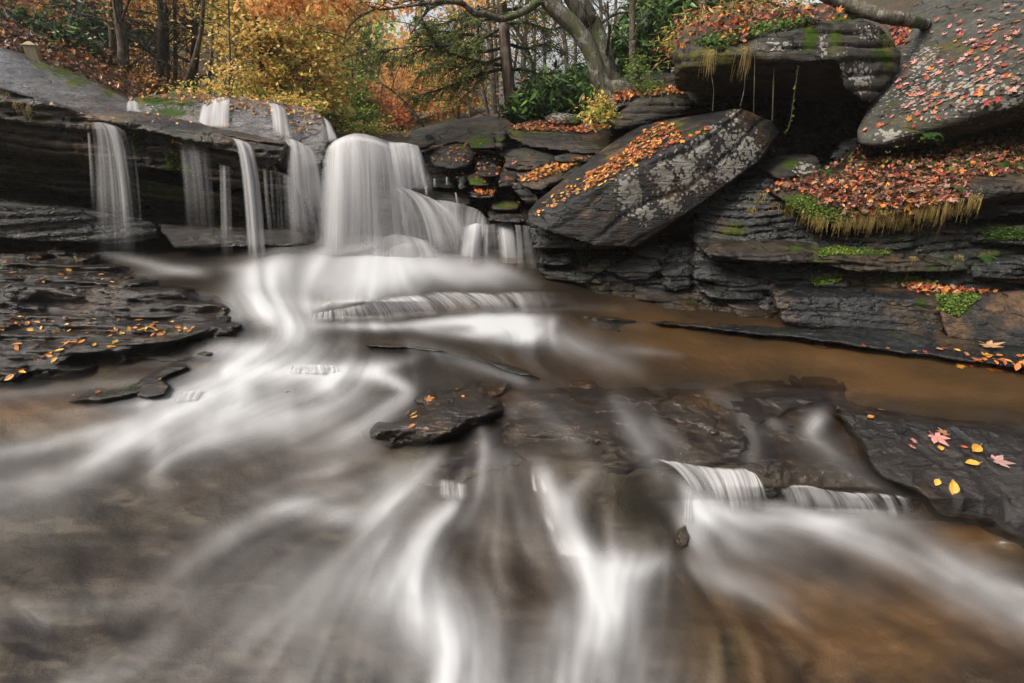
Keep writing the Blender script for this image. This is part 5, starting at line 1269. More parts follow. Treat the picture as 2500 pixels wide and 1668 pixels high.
lg = resample(np.array([P(1990, -30, 5.7), P(2060, 5, 5.6), P(2120, 28, 5.5), P(2165, 42, 5.45), P(2220, 50, 5.5), P(2260, 60, 6.0)]), 20)
g.tube(lg, np.linspace(30, 22, 20)*5.6/2500, 10, .1)
tag(g.build('fallen_log', M['barkmoss']), 'grey lichen-covered root or log lying between overhang and grey slab', 'log')

lt = Litter()
lt.scatter([(0, 20), (80, 30), (250, 120), (330, 215), (330, 250), (200, 190), (80, 140), (0, 120)], 1900, .09, {'brown': 8, 'orange': .8, 'tan': 1.5}, upmin=-1, tilt=.6, lift=.03)
lt.scatter([(300, 200), (760, 240), (800, 300), (340, 245)], 500, .07, {'brown': 3, 'orange': 3, 'tan': 1, 'yellow': 2}, upmin=-1, tilt=.5, lift=.03)
lt.build('brown leaf litter on the wooded slope at the upper left')
shrub('thin leafless brush with last rusty leaves along the slab in the upper left', [(60, 100, 7.9, 60, 22, 500), (170, 150, 8.0, 60, 26, 600), (260, 195, 8.2, 40, 20, 400), (110, 60, 8.6, 70, 40, 700)], .06, ('rust', 'brown', 'green'), mat='foliage', aspect=.45, stems=12)
# --- shrubs
RH = [('glossy rhododendron left of the mossy curved tree, behind the leafy slab', [(1330, 255, 7.6, 60, 34, 2200), (1400, 245, 7.6, 50, 44, 2200), (1290, 275, 7.6, 40, 22, 1000)]),
      ('taller rhododendron touching the mossy curved tree', [(1440, 220, 8.0, 36, 50, 1500), (1380, 215, 8.4, 46, 26, 700)]),
      ('dark green rhododendron right of the mossy curved tree', [(1590, 130, 7.4, 50, 70, 2800), (1640, 70, 7.8, 60, 60, 2600), (1520, 150, 7.8, 40, 50, 1500)]),
      ('rhododendron high above the left end of the overhang', [(1600, 30, 8.5, 60, 50, 1800), (1690, 20, 8.2, 70, 40, 1800), (1790, 10, 8.2, 80, 24, 1200)])]
for lb, bl in RH: shrub(lb, bl, .14, ('green', 'green', 'dark'), name='rhododendron')
LH = [('dark green laurel spreading low along the slab near the wooden post', [(60, 70, 8.3, 60, 26, 900), (150, 110, 8.3, 50, 26, 900), (215, 150, 8.4, 36, 20, 500)]),
      ('dark laurel thicket in the upper left behind the slab', [(230, 60, 11, 110, 50, 2600), (130, 70, 11, 60, 60, 1600)]),
      ('laurel thicket above the small wooden post', [(90, 40, 10.5, 80, 40, 1500), (170, 130, 10, 50, 40, 1000)]),
      ('dull green laurel behind the leaning slim tree', [(330, 110, 11.5, 60, 80, 2000), (250, 150, 11, 50, 40, 900)]),
      ('low laurel between the crooked tree and the tight row', [(350, 200, 10, 40, 30, 700)])]
for lb, bl in LH: shrub(lb, bl, .15, ('dark', 'dark', 'green'), name='laurel', aspect=.28)
shrub('rust-coloured brush hanging over the far left of the slab', [(40, 60, 9, 80, 70, 2000), (10, 110, 8.6, 60, 30, 800)], .07, ('rust', 'brown'), mat='foliage', aspect=.5)
shrub('reddish brown brush at the foot of the left bank trees', [(330, 215, 8.6, 60, 22, 1200), (400, 200, 9.2, 60, 30, 1000), (300, 160, 9.5, 50, 40, 900)], .07, ('rust', 'brown', 'gold'), mat='foliage', aspect=.5)
shrub('yellow brush behind the broad ledge', [(470, 232, 8.4, 70, 8, 400), (590, 240, 8.2, 80, 8, 600), (720, 266, 8.2, 50, 18, 800)], .06, ('yellow', 'lime'), mat='foliage', aspect=.5)
shrub('dark green brush among the yellow trees', [(700, 230, 10.2, 70, 60, 1600), (610, 250, 9.8, 60, 30, 800)], .08, ('green', 'hemlock'), mat='foliage', aspect=.35)
shrub('yellow and lime bush hanging below the mossy curved tree', [(1470, 265, 6.1, 24, 26, 500), (1450, 285, 6.0, 30, 12, 260)], .05, ('lime', 'yellow'), mat='foliage', aspect=.5, clump=.12)
shrub('lime weeds on the ledge under the speckled trunk', [(1560, 170, 6.4, 30, 30, 400), (1580, 215, 6.2, 50, 14, 300)], .05, ('lime', 'green'), mat='foliage', clump=.12)
shrub('yellow grass and orange weeds on top of the overhanging block', [(1690, 110, 5.9, 60, 50, 900), (1780, 50, 6.0, 70, 30, 700), (1900, 30, 6.0, 60, 26, 500)], .07, ('gold', 'rust', 'lime'), mat='foliage', aspect=.2, clump=.2)

# --- small plants on rocks
def fern(label, u, v, Y, size, n=7):
    c0 = P(u, v, Y); pts = []
    e = empty('fern', label, 'fern', tuple(c0))
    g = Geo(); vs_, fs_, cs_ = [], [], []; nn = 0
    for k in range(n):
        a = rng.uniform(0, 6.28); L = size*rng.uniform(.7, 1.1)
        t_ = np.linspace(0, 1, 12)[:, None]
        q = np.array([math.cos(a), math.sin(a)*.7-.3, 0])*t_*L*.9+np.array([0, 0, 1])*(t_*.7-t_**2*.8)*L
        g.tube(q, np.linspace(.003, .001, 12), 3)
        for i in range(2, 12):
            for s_ in (-1, 1):
                tn = q[min(i+1, 11)]-q[i-1]; tn /= np.linalg.norm(tn)+1e-9
                sd_ = np.cross(tn, [0, 0, 1]); sd_ /= np.linalg.norm(sd_)+1e-9
                w_ = L*.28*math.sin(math.pi*(i/12)**.7)
                a0 = q[i]; a1 = q[i]+sd_*s_*w_-np.array([0, 0, .1*w_])
                b_ = tn*L*.035
                vs_ += [a0-b_, a0+b_, a1+b_*.4, a1-b_*.4]; fs_.append([nn, nn+1, nn+2, nn+3]); nn += 4
                cs_ += [np.array([.05, .13, .025])*rng.uniform(.7, 1.4)]*4
    mesh_np('frond', np.array(vs_), np.array(fs_), M['foliage'], e, smooth=False, cols=np.array(cs_))
    g.build('stalk', M['barkdark'], e)
for lb, u, v, s_ in [('fern low in the leaf litter by the slab foot', *C4(1130, 610), .16), ('fern sticking out of the red litter near its middle', *C4(1235, 650), .15), ('tall green leafy plant at the edge of the litter', *C4(1150, 690), .14), ('little fern at the mouth of the hollow', *C4(680, 775), .14),
                     ('fern on the overhang among orange leaves', *C4(325, 125), .15), ('fern hanging from the left end of the overhang', *C4(180, 195), .14), ('fern at the brow of the overhang', *C4(545, 105), .13), ('broad-leaved green plant below the speckled trunk', *C2(1950, 520), .2), ('green seedling in the litter at the right', *C4(1500, 745), .14), ('fern at the right rim of the mossy fringe', *C4(1260, 850), .13), ('dark green fern at the right end of the mossy shelf', *C4(1360, 1160), .17)]:
    h = hit(u, v)
    if h: fern(lb, u, v, h[0].y-.02, s_)
# creeping green plants: many tiny leaves
def creeper(label, pl, n, size, pal=('green', 'lime'), lift=.02):
    pts = []
    for _ in range(n):
        h = hit(*pick_in(pl))
        if h is not None and h[0].y < 7: pts.append(np.array(h[0]+h[1]*rng.uniform(.003, lift)))
    v, f, c = leafcloud(np.array(pts), size, pal, .8, .1, .6)
    tag(mesh_np('creeping_plant', v, f, M['foliage'], smooth=False, cols=c), label, 'creeper', kind='stuff' if lift > .05 else None)
creeper('bright green creeper spilling over the end block at the pool', cmap(C4, [(1170, 1330), (1340, 1320), (1370, 1345), (1310, 1390), (1270, 1430), (1190, 1400)]), 1500, .022, ('lime', 'green'))
creeper('green mat at the left end of the mossy shelf', cmap(C4, [(590, 1260), (640, 1245), (750, 1230), (740, 1270), (640, 1290)]), 900, .02)
creeper('green mat beneath the mossy shelf right of its middle', cmap(C4, [(870, 1260), (1000, 1230), (1180, 1275), (1060, 1295)]), 1300, .02)
creeper('bright moss strip along the mossy shelf', cmap(C4, [(640, 1130), (720, 1112), (980, 1130), (960, 1150), (700, 1150), (640, 1165)]), 1300, .018)
creeper('hanging green clump on the face of the left cliff', cmap(C1, [(950, 880), (1000, 860), (1120, 940), (1130, 1010), (1060, 1030), (980, 980)]), 1300, .022, ('lime', 'green'))
creeper('dark moss tuft below the left cliff lip', cmap(C1, [(770, 770), (830, 790), (840, 870), (770, 890)]), 600, .022, ('green',))
creeper('little green clump under the tilted boulder', cmap(C3, [(370, 975), (490, 975), (440, 1035), (400, 1030)]), 500, .022, ('green',))
creeper('mossy green cushion under the leaf litter', cmap(C4, [(480, 910), (600, 890), (700, 940), (800, 960), (760, 1000), (620, 1000), (500, 960)]), 2200, .022, ('green', 'lime'))
creeper('small green plants coming through the red leaf litter', cmap(C4, [(1100, 600), (1300, 620), (1560, 620), (1560, 760), (1250, 800), (1000, 760), (680, 790), (640, 760)]), 500, .035, ('green', 'lime'), .06)
creeper('green tufts along the brow of the overhanging block', cmap(C4, [(60, 200), (180, 170), (340, 130), (560, 90), (640, 110), (400, 160), (200, 230)]), 700, .035, ('green', 'green', 'lime'), .06)
creeper('green moss on the layered rock at the far right', cmap(C4, [(1400, 1030), (1568, 1030), (1568, 1080), (1380, 1085)]), 900, .02, ('green',))
# dry grass and rootlets hanging under the litter
def hanging(label, spots, col='barkhem', name='hanging_grass', cat='grass tuft', r=.0018, L=(.05, .14), n=16, spread=10, pal=(.30, .22, .07), kind=None):
    g = Geo()
    for (u, v, k) in spots:
        for _ in range(int(n*k)):
            uu, vv = u+rng.normal(0, spread), v+rng.normal(0, spread*.5)
            h = hit(uu, vv)
            if h is None or h[0].y > 6.6: continue
            b = np.array(h[0])+np.array([0, -.01, 0]); l = rng.uniform(*L)*k
            d = rng.normal(0, .25, 3); d[1] = -abs(d[1])
            t_ = np.linspace(0, 1, 5)[:, None]
            g.tube(b+d*l*t_*(1-t_*.3)+np.array([0, 0, 1])*(t_*.35-t_**2*1.2)*l, np.linspace(r, r*.4, 5), 3)
    if g.v:
        o = g.build(name, M[col]); tag(o, label, cat, kind=kind)
t = NT('dry_grass'); M['straw'] = t.finish(t.n('BsdfPrincipled', {'Base Color': (.30, .21, .06, 1), 'Roughness': .7}).outputs[0])
hanging('fringe of dry yellow grass hanging under the red leaf slope', [(*C4(x, y), 1.0) for x, y in [(500, 930), (560, 960), (620, 970), (650, 900), (700, 960), (760, 990), (850, 950), (870, 990), (900, 880), (950, 960), (1000, 970), (1050, 980), (1100, 930), (1150, 920), (1200, 930), (1250, 910), (1330, 890), (680, 990), (820, 1000)]], 'straw', n=60, spread=16, kind='stuff', cat='dry grass')
hanging('long rootlets trailing from the grass fringe at its left', [(*C4(765, 1020), 1.6), (*C4(870, 1020), 1.7), (*C4(820, 1010), 1.2)], 'straw', n=14, spread=3, cat='roots', name='hanging_roots')
hanging('long rootlets trailing from the grass fringe at its right', [(*C4(1055, 1020), 1.5), (*C4(1155, 990), 1.4), (*C4(1200, 970), 1.3)], 'straw', n=14, spread=3, cat='roots', name='hanging_roots')
hanging('mossy tuft dangling left of the leaf slope', [(*C4(370, 900), 1.0), (*C4(340, 940), 1.0), (*C4(390, 870), 1.0)], 'straw', n=40, spread=8)
hanging('dry grass dangling from the left corner of the overhang', [(*C4(20, 200), 1.2), (*C4(60, 180), 1.2), (*C4(150, 240), 1.6), (*C4(310, 220), 1.8), (*C4(230, 200), 1.2)], 'straw', n=30, spread=8)
hanging('small dry tuft on the end of the mossy shelf', [(*C4(1070, 1160), 1.2), (*C4(1270, 1150), .8)], 'straw', n=26, spread=5)
hanging('green grass tuft behind the tilted boulder', [(*C2(1505, 1050), .9)], 'straw', n=24, spread=5)
hanging('dry moss beard on the upper left of the cliff', [(*C1(40, 560), .6), (*C1(100, 600), .7), (*C1(160, 620), .6)], 'straw', n=30, spread=8)
for k, (pl, Y, lb) in enumerate([([(170, 250), (160, 330), (170, 400), (166, 500)], 5.0, 'thin root hanging from the left corner of the overhang'), ([(330, 210), (315, 300), (308, 400), (290, 480)], 5.0, 'curving root hanging over the top of the tilted boulder'), ([(356, 230), (354, 350), (350, 515)], 5.0, 'straight pale root hanging to the tip of the tilted boulder'),
                                 ([(447, 210), (443, 300), (438, 430), (434, 545)], 5.05, 'thickest straight root hanging beside the tilted boulder'), ([(522, 180), (518, 260), (525, 350)], 5.1, 'short faint root left of the leafy vine'), ([(555, 220), (548, 320), (530, 450), (515, 550), (495, 600)], 5.0, 'leafy vine hanging free in front of the dark hollow')]):
    g = Geo(); g.tube(resample(np.array([P(*C4(*q), Y) for q in pl]), 20), (.007 if k == 3 else .0038), 5, .1)
    e = tag(g.build('hanging_root', M['bark']), lb, 'root')
    if k == 5:
        pts = resample(np.array([P(*C4(*q), Y) for q in pl]), 40)+rng.normal(0, .006, (40, 3))
        v, f, c = leafcloud(pts, .022, ('lime',), .7)
        mesh_np('vine_leaf', v, f, M['foliage'], e, smooth=False, cols=c)

# --- wooden post behind the slab
bm = bmesh.new()
def boxm(bm, c, sz):
    r = bmesh.ops.create_cube(bm, size=1.0)
    for v_ in r['verts']: v_.co = Vector((v_.co.x*sz[0]+c[0], v_.co.y*sz[1]+c[1], v_.co.z*sz[2]+c[2]))
pb = P(*C1(203, 350), 7.1); ptop = P(*C1(200, 262), 7.1)
hh = ptop[2]-pb[2]
boxm(bm, (0, 0, hh/2-.15), (.115, .115, hh+.3))
bmesh.ops.bevel(bm, geom=bm.edges[:], offset=.008, segments=2)
me = bpy.data.meshes.new('wooden_post'); bm.to_mesh(me); bm.free()
t = NT('weathered_wood'); co = t.n('TexCoord').outputs['Object']
c = t.mix(t.noise(t.n('Mapping', {'Vector': co, 'Scale': (30, 30, 3)}).outputs[0], 2, 5, .6), (.16, .13, .07), (.36, .30, .18))
M['post'] = t.finish(t.n('BsdfPrincipled', {'Base Color': c, 'Roughness': .8}).outputs[0]); me.materials.append(M['post'])
o = link(bpy.data.objects.new('wooden_post', me)); o.location = pb; o.rotation_euler = (0, .02, .4)
tag(o, 'short square wooden post standing behind the long grey slab', 'post')
bm = bmesh.new(); r_ = bmesh.ops.create_cone(bm, cap_ends=True, segments=4, radius1=.092, radius2=.02, depth=.04)
for v_ in bm.verts: v_.co.z += hh+.02
bmesh.ops.rotate(bm, verts=bm.verts, cent=(0, 0, 0), matrix=__import__('mathutils').Matrix.Rotation(math.pi/4, 3, 'Z'))
me = bpy.data.meshes.new('post_cap'); bm.to_mesh(me); bm.free(); me.materials.append(M['post'])
c_ = link(bpy.data.objects.new('post_cap', me)); c_.parent = o

# --- FOREST END
# bed under the water
def blobcol(base, blobs):
    c = np.ones(U.shape+(3,))*np.array(base)
    for (bu, bv, ru, rv, col, k) in blobs:
        g = np.exp(-(((U-bu)/ru)**2+((V-bv)/rv)**2))*k
        c = c*(1-g[..., None])+np.array(col)*g[..., None]
    return c
AMB = (.19, .105, .034); BRN = (.065, .038, .018); DRK = (.022, .015, .010); GRN = (.045, .05, .02); BLU = (.03, .035, .042)
BC = blobcol((.045, .031, .020), [
 (600, 660, 420, 60, (.030, .028, .028), .95), (1150, 680, 300, 50, (.05, .045, .042), .9), (450, 740, 220, 60, (.030, .027, .025), .8),
 (1900, 850, 420, 60, AMB, .85), (2250, 930, 300, 55, AMB, .85), (1550, 800, 160, 40, AMB, .8), (1600, 880, 160, 50, AMB, .5), (2600, 960, 200, 60, AMB, .8),
 (1950, 1560, 330, 160, AMB, .95), (2350, 1330, 160, 90, AMB, .9), (2200, 1500, 320, 160, AMB, .8), (2600, 1560, 260, 200, AMB, .8),
 (120, 1010, 260, 46, AMB, .75), (0, 1040, 160, 40, AMB, .6),
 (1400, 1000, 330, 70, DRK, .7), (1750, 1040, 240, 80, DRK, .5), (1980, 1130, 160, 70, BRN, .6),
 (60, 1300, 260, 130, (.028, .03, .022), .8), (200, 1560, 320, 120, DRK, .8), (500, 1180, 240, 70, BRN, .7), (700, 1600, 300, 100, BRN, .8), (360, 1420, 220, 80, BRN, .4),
 (1560, 1250, 110, 100, (.04, .042, .022), .8), (1290, 1480, 120, 200, BRN, .7), (1180, 860, 90, 30, GRN, .5), (1020, 930, 60, 26, GRN, .6), (640, 1030, 200, 50, GRN, .4), (1700, 1550, 90, 110, (.11, .075, .02), .6), (1780, 1600, 40, 60, (.05, .06, .015), .6),
 (1300, 890, 200, 50, BRN, .5), (1250, 1180, 60, 60, (.07, .045, .028), .6)])
mott = .45*np.clip(l3, -2, 2)+.22*fbm(np.stack([U*.005, V*.009, 0*U], -1), 3, 5)
BC = BC*(1+.12*l2[..., None]+.45*mott[..., None]*(1-.5*pool[..., None]))
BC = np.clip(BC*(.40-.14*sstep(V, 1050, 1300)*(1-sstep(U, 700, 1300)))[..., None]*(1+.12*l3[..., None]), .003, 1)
BZ = WZ0-.035-.04*np.clip(fbm(np.stack([U*.006, V*.012, 0*U], -1), 3, 8)+.4, 0, 1)
BP = G(U, V, BZ)
t = NT('stream_bed_rock')
co = t.n('TexCoord').outputs['Object']
c = t.attr('col').outputs['Color']
c = t.mix(t.math('MULTIPLY', t.ramp(t.noise(co, 16, 6, .7), .4, .7), .2), c, (.02, .014, .008))
c = t.mix(t.math('MULTIPLY', t.ramp(t.noise(co, 60, 3, .7), .55, .75), .08), c, (.2, .13, .06))
M['bed'] = t.finish(t.n('BsdfPrincipled', {'Base Color': c, 'Roughness': .6, 'Normal': t.bump(t.noise(co, 12, 6, .65), .4, .03)}).outputs[0])
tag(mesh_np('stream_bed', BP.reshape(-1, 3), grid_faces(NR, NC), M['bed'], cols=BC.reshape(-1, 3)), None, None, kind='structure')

# water: clear and dark where calm, milky where it runs fast
WZs = WZ0+.004+FOAM*.016+blur(foam, 6)*.022+blur(.0016*l2*(1-pool)+.0028*l3*(1-.7*pool), 2)
WP = G(U, V, WZs)
t = NT('stream_water_surface')
fa = t.attr('foam').outputs['Fac']
co = t.n('TexCoord').outputs['Object']
fres = t.n('Fresnel', {'IOR': 1.33}).outputs[0]
tr = t.n('BsdfTransparent', {'Color': (.93, .87, .78)})
gl = t.n('BsdfGlossy', {'Color': (.9, .92, 1.0), 'Roughness': .17})
wt = t.n('MixShader', {0: t.math('MULTIPLY', fres, .6, True), 1: tr.outputs[0], 2: gl.outputs[0]})
fc = t.mix(fa, (.25, .24, .235), (.43, .44, .455))
df = t.n('BsdfPrincipled', {'Base Color': fc, 'Roughness': .55, 'Specular IOR Level': .3, 'Subsurface Weight': 0.0})
fm = t.n('MixShader', {0: t.math('MULTIPLY', t.math('POWER', fa, 1.3, True), .93), 1: wt.outputs[0], 2: df.outputs[0]})
M['water'] = t.finish(fm.outputs[0])
tag(mesh_np('stream_water', WP.reshape(-1, 3), grid_faces(NR, NC), M['water'], attrs={'foam': FOAM}), None, None, kind='structure')

# ------------------------------------------------------------------ waterfalls
t = NT('falling_water')
fa = t.attr('foam').outputs['Fac']
tr = t.n('BsdfTransparent', {'Color': (1, 1, 1)})
df = t.n('BsdfDiffuse', {'Color': (.56, .56, .575, 1)})
tl = t.n('BsdfTranslucent', {'Color': (.56, .56, .58, 1)})
mm_ = t.n('MixShader', {0: .35, 1: df.outputs[0], 2: tl.outputs[0]})
M['fall'] = t.finish(t.n('MixShader', {0: fa, 1: tr.outputs[0], 2: mm_.outputs[0]}).outputs[0])

def noise1(x, seed, oct=4, gain=.6):
    x = np.asarray(x, float)
    return fbm(np.stack([x, 0*x+.37, 0*x+.11], -1), oct, seed, gain)

def curtain(label, top, bot, Yt, Yb, alpha=1.0, arc=.35, freq=30, contrast=.8, ns=None, nt=46, edge=.12, tfade=.03, bfade=.12, mid=None, bulge=.06, seed=0, name='waterfall', parent=None, cat='waterfall', power=1.0, lay=1, group=None, prof=None, jag=0, onstream=None):
    """sheet of falling water from one pixel polyline to another (mid: optional polyline it passes)"""
    tp = resample(np.array(top, float), 40) if len(top) > 1 else np.array(top*2, float)
    bp = resample(np.array(bot, float), 40)
    wpx = max(np.hypot(*(tp[-1]-tp[0])), np.hypot(*(bp[-1]-bp[0])))
    ns = ns or int(np.clip(wpx/1.6, 10, 320))
    s = np.linspace(0, 1, ns); tt = np.linspace(0, 1, nt)
    def along(a): return np.stack([np.interp(s, np.linspace(0, 1, len(a)), a[:, k]) for k in (0, 1)], -1)
    T, Bt = along(tp), along(bp)
    if jag:
        Bt = Bt.copy(); Bt[:, 1] += jag*noise1(s*freq*.7, seed+70, 3); T = T.copy(); T[:, 1] += jag*.25*noise1(s*freq*.5, seed+71, 3)
    # screen path of each thread: parabola-like (sideways motion early, falling later), in 3-D by depth
    e = (1-(1-tt)**1.0)
    hx = e**(1-arc*.55)
    vy = e**(1+arc*.6)
    uu = T[None, :, 0]*(1-hx[:, None])+Bt[None, :, 0]*hx[:, None]
    vv = T[None, :, 1]*(1-vy[:, None])+Bt[None, :, 1]*vy[:, None]
    if mid is not None:
        Md = along(resample(np.array(mid, float), 40))
        q = 4*tt*(1-tt)
        cu = (T[:, 0]+Bt[:, 0])/2; cv = (T[:, 1]+Bt[:, 1])/2
        uu = (T[None, :, 0]*(1-tt[:, None])+Bt[None, :, 0]*tt[:, None])+q[:, None]*(Md[:, 0]-cu)[None]
        vv = (T[None, :, 1]*(1-tt[:, None])+Bt[None, :, 1]*tt[:, None])+q[:, None]*(Md[:, 1]-cv)[None]
    Y0 = np.interp(s, np.linspace(0, 1, len(np.atleast_1d(Yt))), np.atleast_1d(Yt)) if np.ndim(Yt) else np.full(ns, Yt)
    Y1 = np.interp(s, np.linspace(0, 1, len(np.atleast_1d(Yb))), np.atleast_1d(Yb)) if np.ndim(Yb) else np.full(ns, Yb)
    Y = Y0[None]*(1-hx[:, None])+Y1[None]*hx[:, None]-bulge*np.sin(np.pi*np.clip(s, 0, 1))[None]*np.sin(np.pi*np.clip(tt*.9+.1, 0, 1))[:, None]
    thread = noise1(s*freq+seed*7, seed, 4, .7)[None]
    drift = fbm(np.stack([s[None]*freq*.8+0*tt[:, None], tt[:, None]*1.3+0*s[None], 0*s[None]+0*tt[:, None]], -1), 3, seed+40)
    fold = noise1(s*freq*.25+seed*3, seed+4, 2)[None]
    Y = Y-.02*fold-.008*thread
    a = alpha*(1+contrast*(thread*.9+drift*.7+fold*.6))
    if prof is not None: a = a*np.interp(s+.03*noise1(s*9, seed+9), np.linspace(0, 1, len(prof)), prof)[None]
    ed = sstep(s, 0, edge)*(1-sstep(s, 1-edge, 1))
    td = sstep(tt, 0, tfade+1e-6)*(1-sstep(tt, 1-bfade, 1)*.9)
    a = np.clip(a, 0, 1)**power*ed[None]*td[:, None]
    p = P(uu, vv, Y)
    if onstream is not None:      # lies on the stream's own drop
        p = G(uu, vv, WZ(uu, vv)+onstream+.012*fold+.006*thread+.004*np.sin(np.pi*tt)[:, None])
    if parent is not None: p = p-np.array(parent.location)
    o = mesh_np(name, p.reshape(-1, 3), grid_faces(nt, ns), M['fall'], parent=parent, attrs={'foam': np.clip(a, 0, 1)})
    if parent is None: tag(o, label, cat, group)
    return o

# main fall: dense column and veils, parts of one thing
mf = empty('waterfall', 'broad white main waterfall pouring over the domed lip in the middle', 'waterfall', tuple(P(900, 640, 5.1)))
curtain(None, [(803, 368), (815, 348), (846, 334), (870, 332), (905, 338), (935, 348), (958, 358)], [(762, 656), (830, 658), (900, 656), (960, 660), (1022, 652)], 5.62, 5.0, alpha=.74, freq=9, contrast=.5, edge=.26, arc=.85, bulge=.16, bfade=.16, tfade=.06, seed=1, prof=[.55, 1.15, 1.2, 1.1, .72, .62, .7, .9, .5], name='falling_sheet', parent=mf)
curtain(None, [(796, 364), (820, 340), (868, 328), (905, 338), (945, 350)], [(776, 650), (830, 650), (900, 652), (965, 650)], 5.56, 4.95, alpha=.5, freq=13, contrast=.7, edge=.3, arc=.85, bulge=.16, bfade=.2, tfade=.1, seed=2, prof=[.5, 1.2, 1.1, .9, .4, .35, .5, .7, .4], name='falling_sheet', parent=mf)
curtain(None, [(806, 350), (826, 338), (866, 325), (910, 331), (962, 350)], [(800, 376), (818, 364), (862, 346), (912, 352), (966, 372)], 6.2, 5.6, alpha=.8, freq=12, contrast=.3, edge=.28, bulge=.0, bfade=.0, tfade=.2, nt=10, seed=3, name='crest', parent=mf)
curtain(None, [(948, 350), (985, 348), (1022, 356)], [(962, 480), (1000, 470), (1046, 460)], 5.75, 5.55, alpha=.6, freq=14, contrast=.8, edge=.12, seed=4, name='side_veil', parent=mf)
curtain(None, [(985, 350), (1025, 362)], [(1005, 470), (1062, 470)], 5.72, 5.5, alpha=.35, freq=8, contrast=1.2, edge=.3, seed=44, name='side_veil', parent=mf)
curtain(None, [(940, 345), (1000, 350)], [(985, 600), (1010, 520)], 5.7, 5.4, alpha=.45, freq=12, contrast=.8, edge=.2, seed=5, name='side_veil', parent=mf)
curtain('sloping white cascade fanning right from the foot of the main fall', [(950, 458), (985, 458), (1030, 476)], [(960, 650), (1040, 645), (1110, 630), (1168, 575)], 5.5, 5.15, alpha=.5, freq=14, contrast=.8, arc=1.0, edge=.2, bfade=.25, seed=6, cat='cascade', name='cascade', power=1.2, mid=[(968, 540), (1020, 525), (1070, 518), (1105, 512)])
curtain('white cascade sliding over the rounded step at the right', [(1045, 490), (1090, 490), (1165, 510), (1185, 530)], [(1060, 655), (1110, 655), (1145, 640), (1200, 556)], 5.6, 5.2, alpha=.42, freq=12, contrast=.8, arc=.8, edge=.2, bfade=.25, seed=7, cat='cascade', name='cascade')
curtain('low white hump of water at the right foot of the main fall', [(915, 592), (960, 572), (1020, 584)], [(890, 660), (980, 660), (1100, 656)], 5.25, 4.98, alpha=.5, freq=14, contrast=.5, arc=.8, edge=.2, seed=8, cat='cascade', name='cascade')
curtain('left one of the two narrow falls in front of the tilted boulder', [(1128, 556), (1160, 545), (1182, 548)], [(1118, 655), (1150, 655), (1180, 655)], 5.35, 5.1, alpha=.7, freq=6, contrast=.5, edge=.35, seed=9)
curtain('right one of the two narrow falls in front of the tilted boulder', [(1205, 545), (1235, 543), (1256, 548)], [(1222, 660), (1250, 660), (1272, 660)], 5.35, 5.1, alpha=.7, freq=6, contrast=.5, edge=.35, seed=10)
curtain('faint thin fall close to the tilted boulder tip', [(1256, 548), (1300, 552)], [(1262, 660), (1318, 665)], 5.2, 4.95, alpha=.22, freq=9, contrast=1.4, edge=.1, seed=11)
curtain('thin dark-gapped veil between the two narrow falls', [(1178, 548), (1210, 547)], [(1165, 655), (1230, 655)], 5.4, 5.15, alpha=.2, freq=8, contrast=1.4, edge=.1, seed=12)
# left of main
curtain('pale fan of water sliding off the cliff end onto the main fall', [(692, 340), (716, 342), (745, 362)], [(700, 610), (750, 600), (806, 540)], 5.55, 5.3, alpha=.4, freq=11, contrast=.8, arc=1.0, edge=.2, seed=13, bfade=.4)
curtain('thin threads dripping off the cliff end left of the main fall', [(690, 420), (720, 440), (760, 480)], [(700, 610), (735, 610), (785, 610)], 5.35, 5.25, alpha=.22, freq=12, contrast=1.6, arc=.1, edge=.1, seed=14, bfade=.5)
curtain('short wide fall on the broad ledge above the cliff, left one', [(498, 246), (530, 240), (563, 240)], [(480, 312), (520, 314), (562, 314)], 6.7, 6.1, alpha=.75, freq=14, contrast=.7, edge=.15, seed=15)
curtain('short narrow fall on the broad ledge above the cliff, right one', [(650, 252), (672, 254), (684, 262)], [(664, 322), (690, 336), (716, 345)], 6.6, 5.9, alpha=.7, freq=9, contrast=.7, edge=.2, seed=16, arc=.9)
curtain('small white trickle at the foot of the long grey slab', [(312, 248), (325, 246)], [(306, 276), (345, 278)], 6.5, 6.1, alpha=.6, freq=6, contrast=.6, edge=.2, seed=17, arc=1.0)
curtain('thin fall at the far left dropping past the cliff to the leafy ledge', [(214, 300), (250, 300), (300, 322)], [(235, 610), (318, 628), (352, 625)], 5.05, 4.95, alpha=.24, freq=11, contrast=2.4, edge=.12, seed=18, arc=1.0, bfade=.35, tfade=.02)
curtain('bright core of the far left fall', [(228, 300), (262, 306)], [(300, 622), (338, 625)], 5.02, 4.93, alpha=.45, freq=5, contrast=1.2, edge=.3, seed=19, arc=1.0, bfade=.3)
curtain('bright narrow fall dropping in front of the silvery block', [(556, 336), (575, 340), (600, 350)], [(604, 648), (630, 648), (652, 648)], 5.25, 5.0, alpha=.5, freq=8, contrast=.8, edge=.2, seed=20, arc=.9, bfade=.15)
curtain('bright core of the narrow fall before the silvery block', [(560, 340), (584, 346)], [(616, 650), (636, 650)], 5.2, 4.98, alpha=.6, freq=4, contrast=.4, edge=.35, seed=21, arc=.9, bfade=.15)
curtain('faint wide veil over the mossy part of the cliff', [(425, 330), (470, 340), (510, 352)], [(455, 600), (500, 610), (530, 610)], 5.3, 5.15, alpha=.13, freq=9, contrast=1.8, edge=.2, seed=22, arc=.5, bfade=.5)
curtain('faint threads just left of the bright narrow fall', [(535, 400), (562, 406)], [(540, 630), (570, 635)], 5.25, 5.1, alpha=.22, freq=6, contrast=1.6, edge=.1, seed=23, arc=.1, bfade=.4)
curtain('fine threads right of the bright narrow fall', [(640, 410), (700, 425)], [(655, 620), (705, 620)], 5.3, 5.2, alpha=.12, freq=12, contrast=2.6, edge=.05, seed=24, arc=.05, bfade=.4)
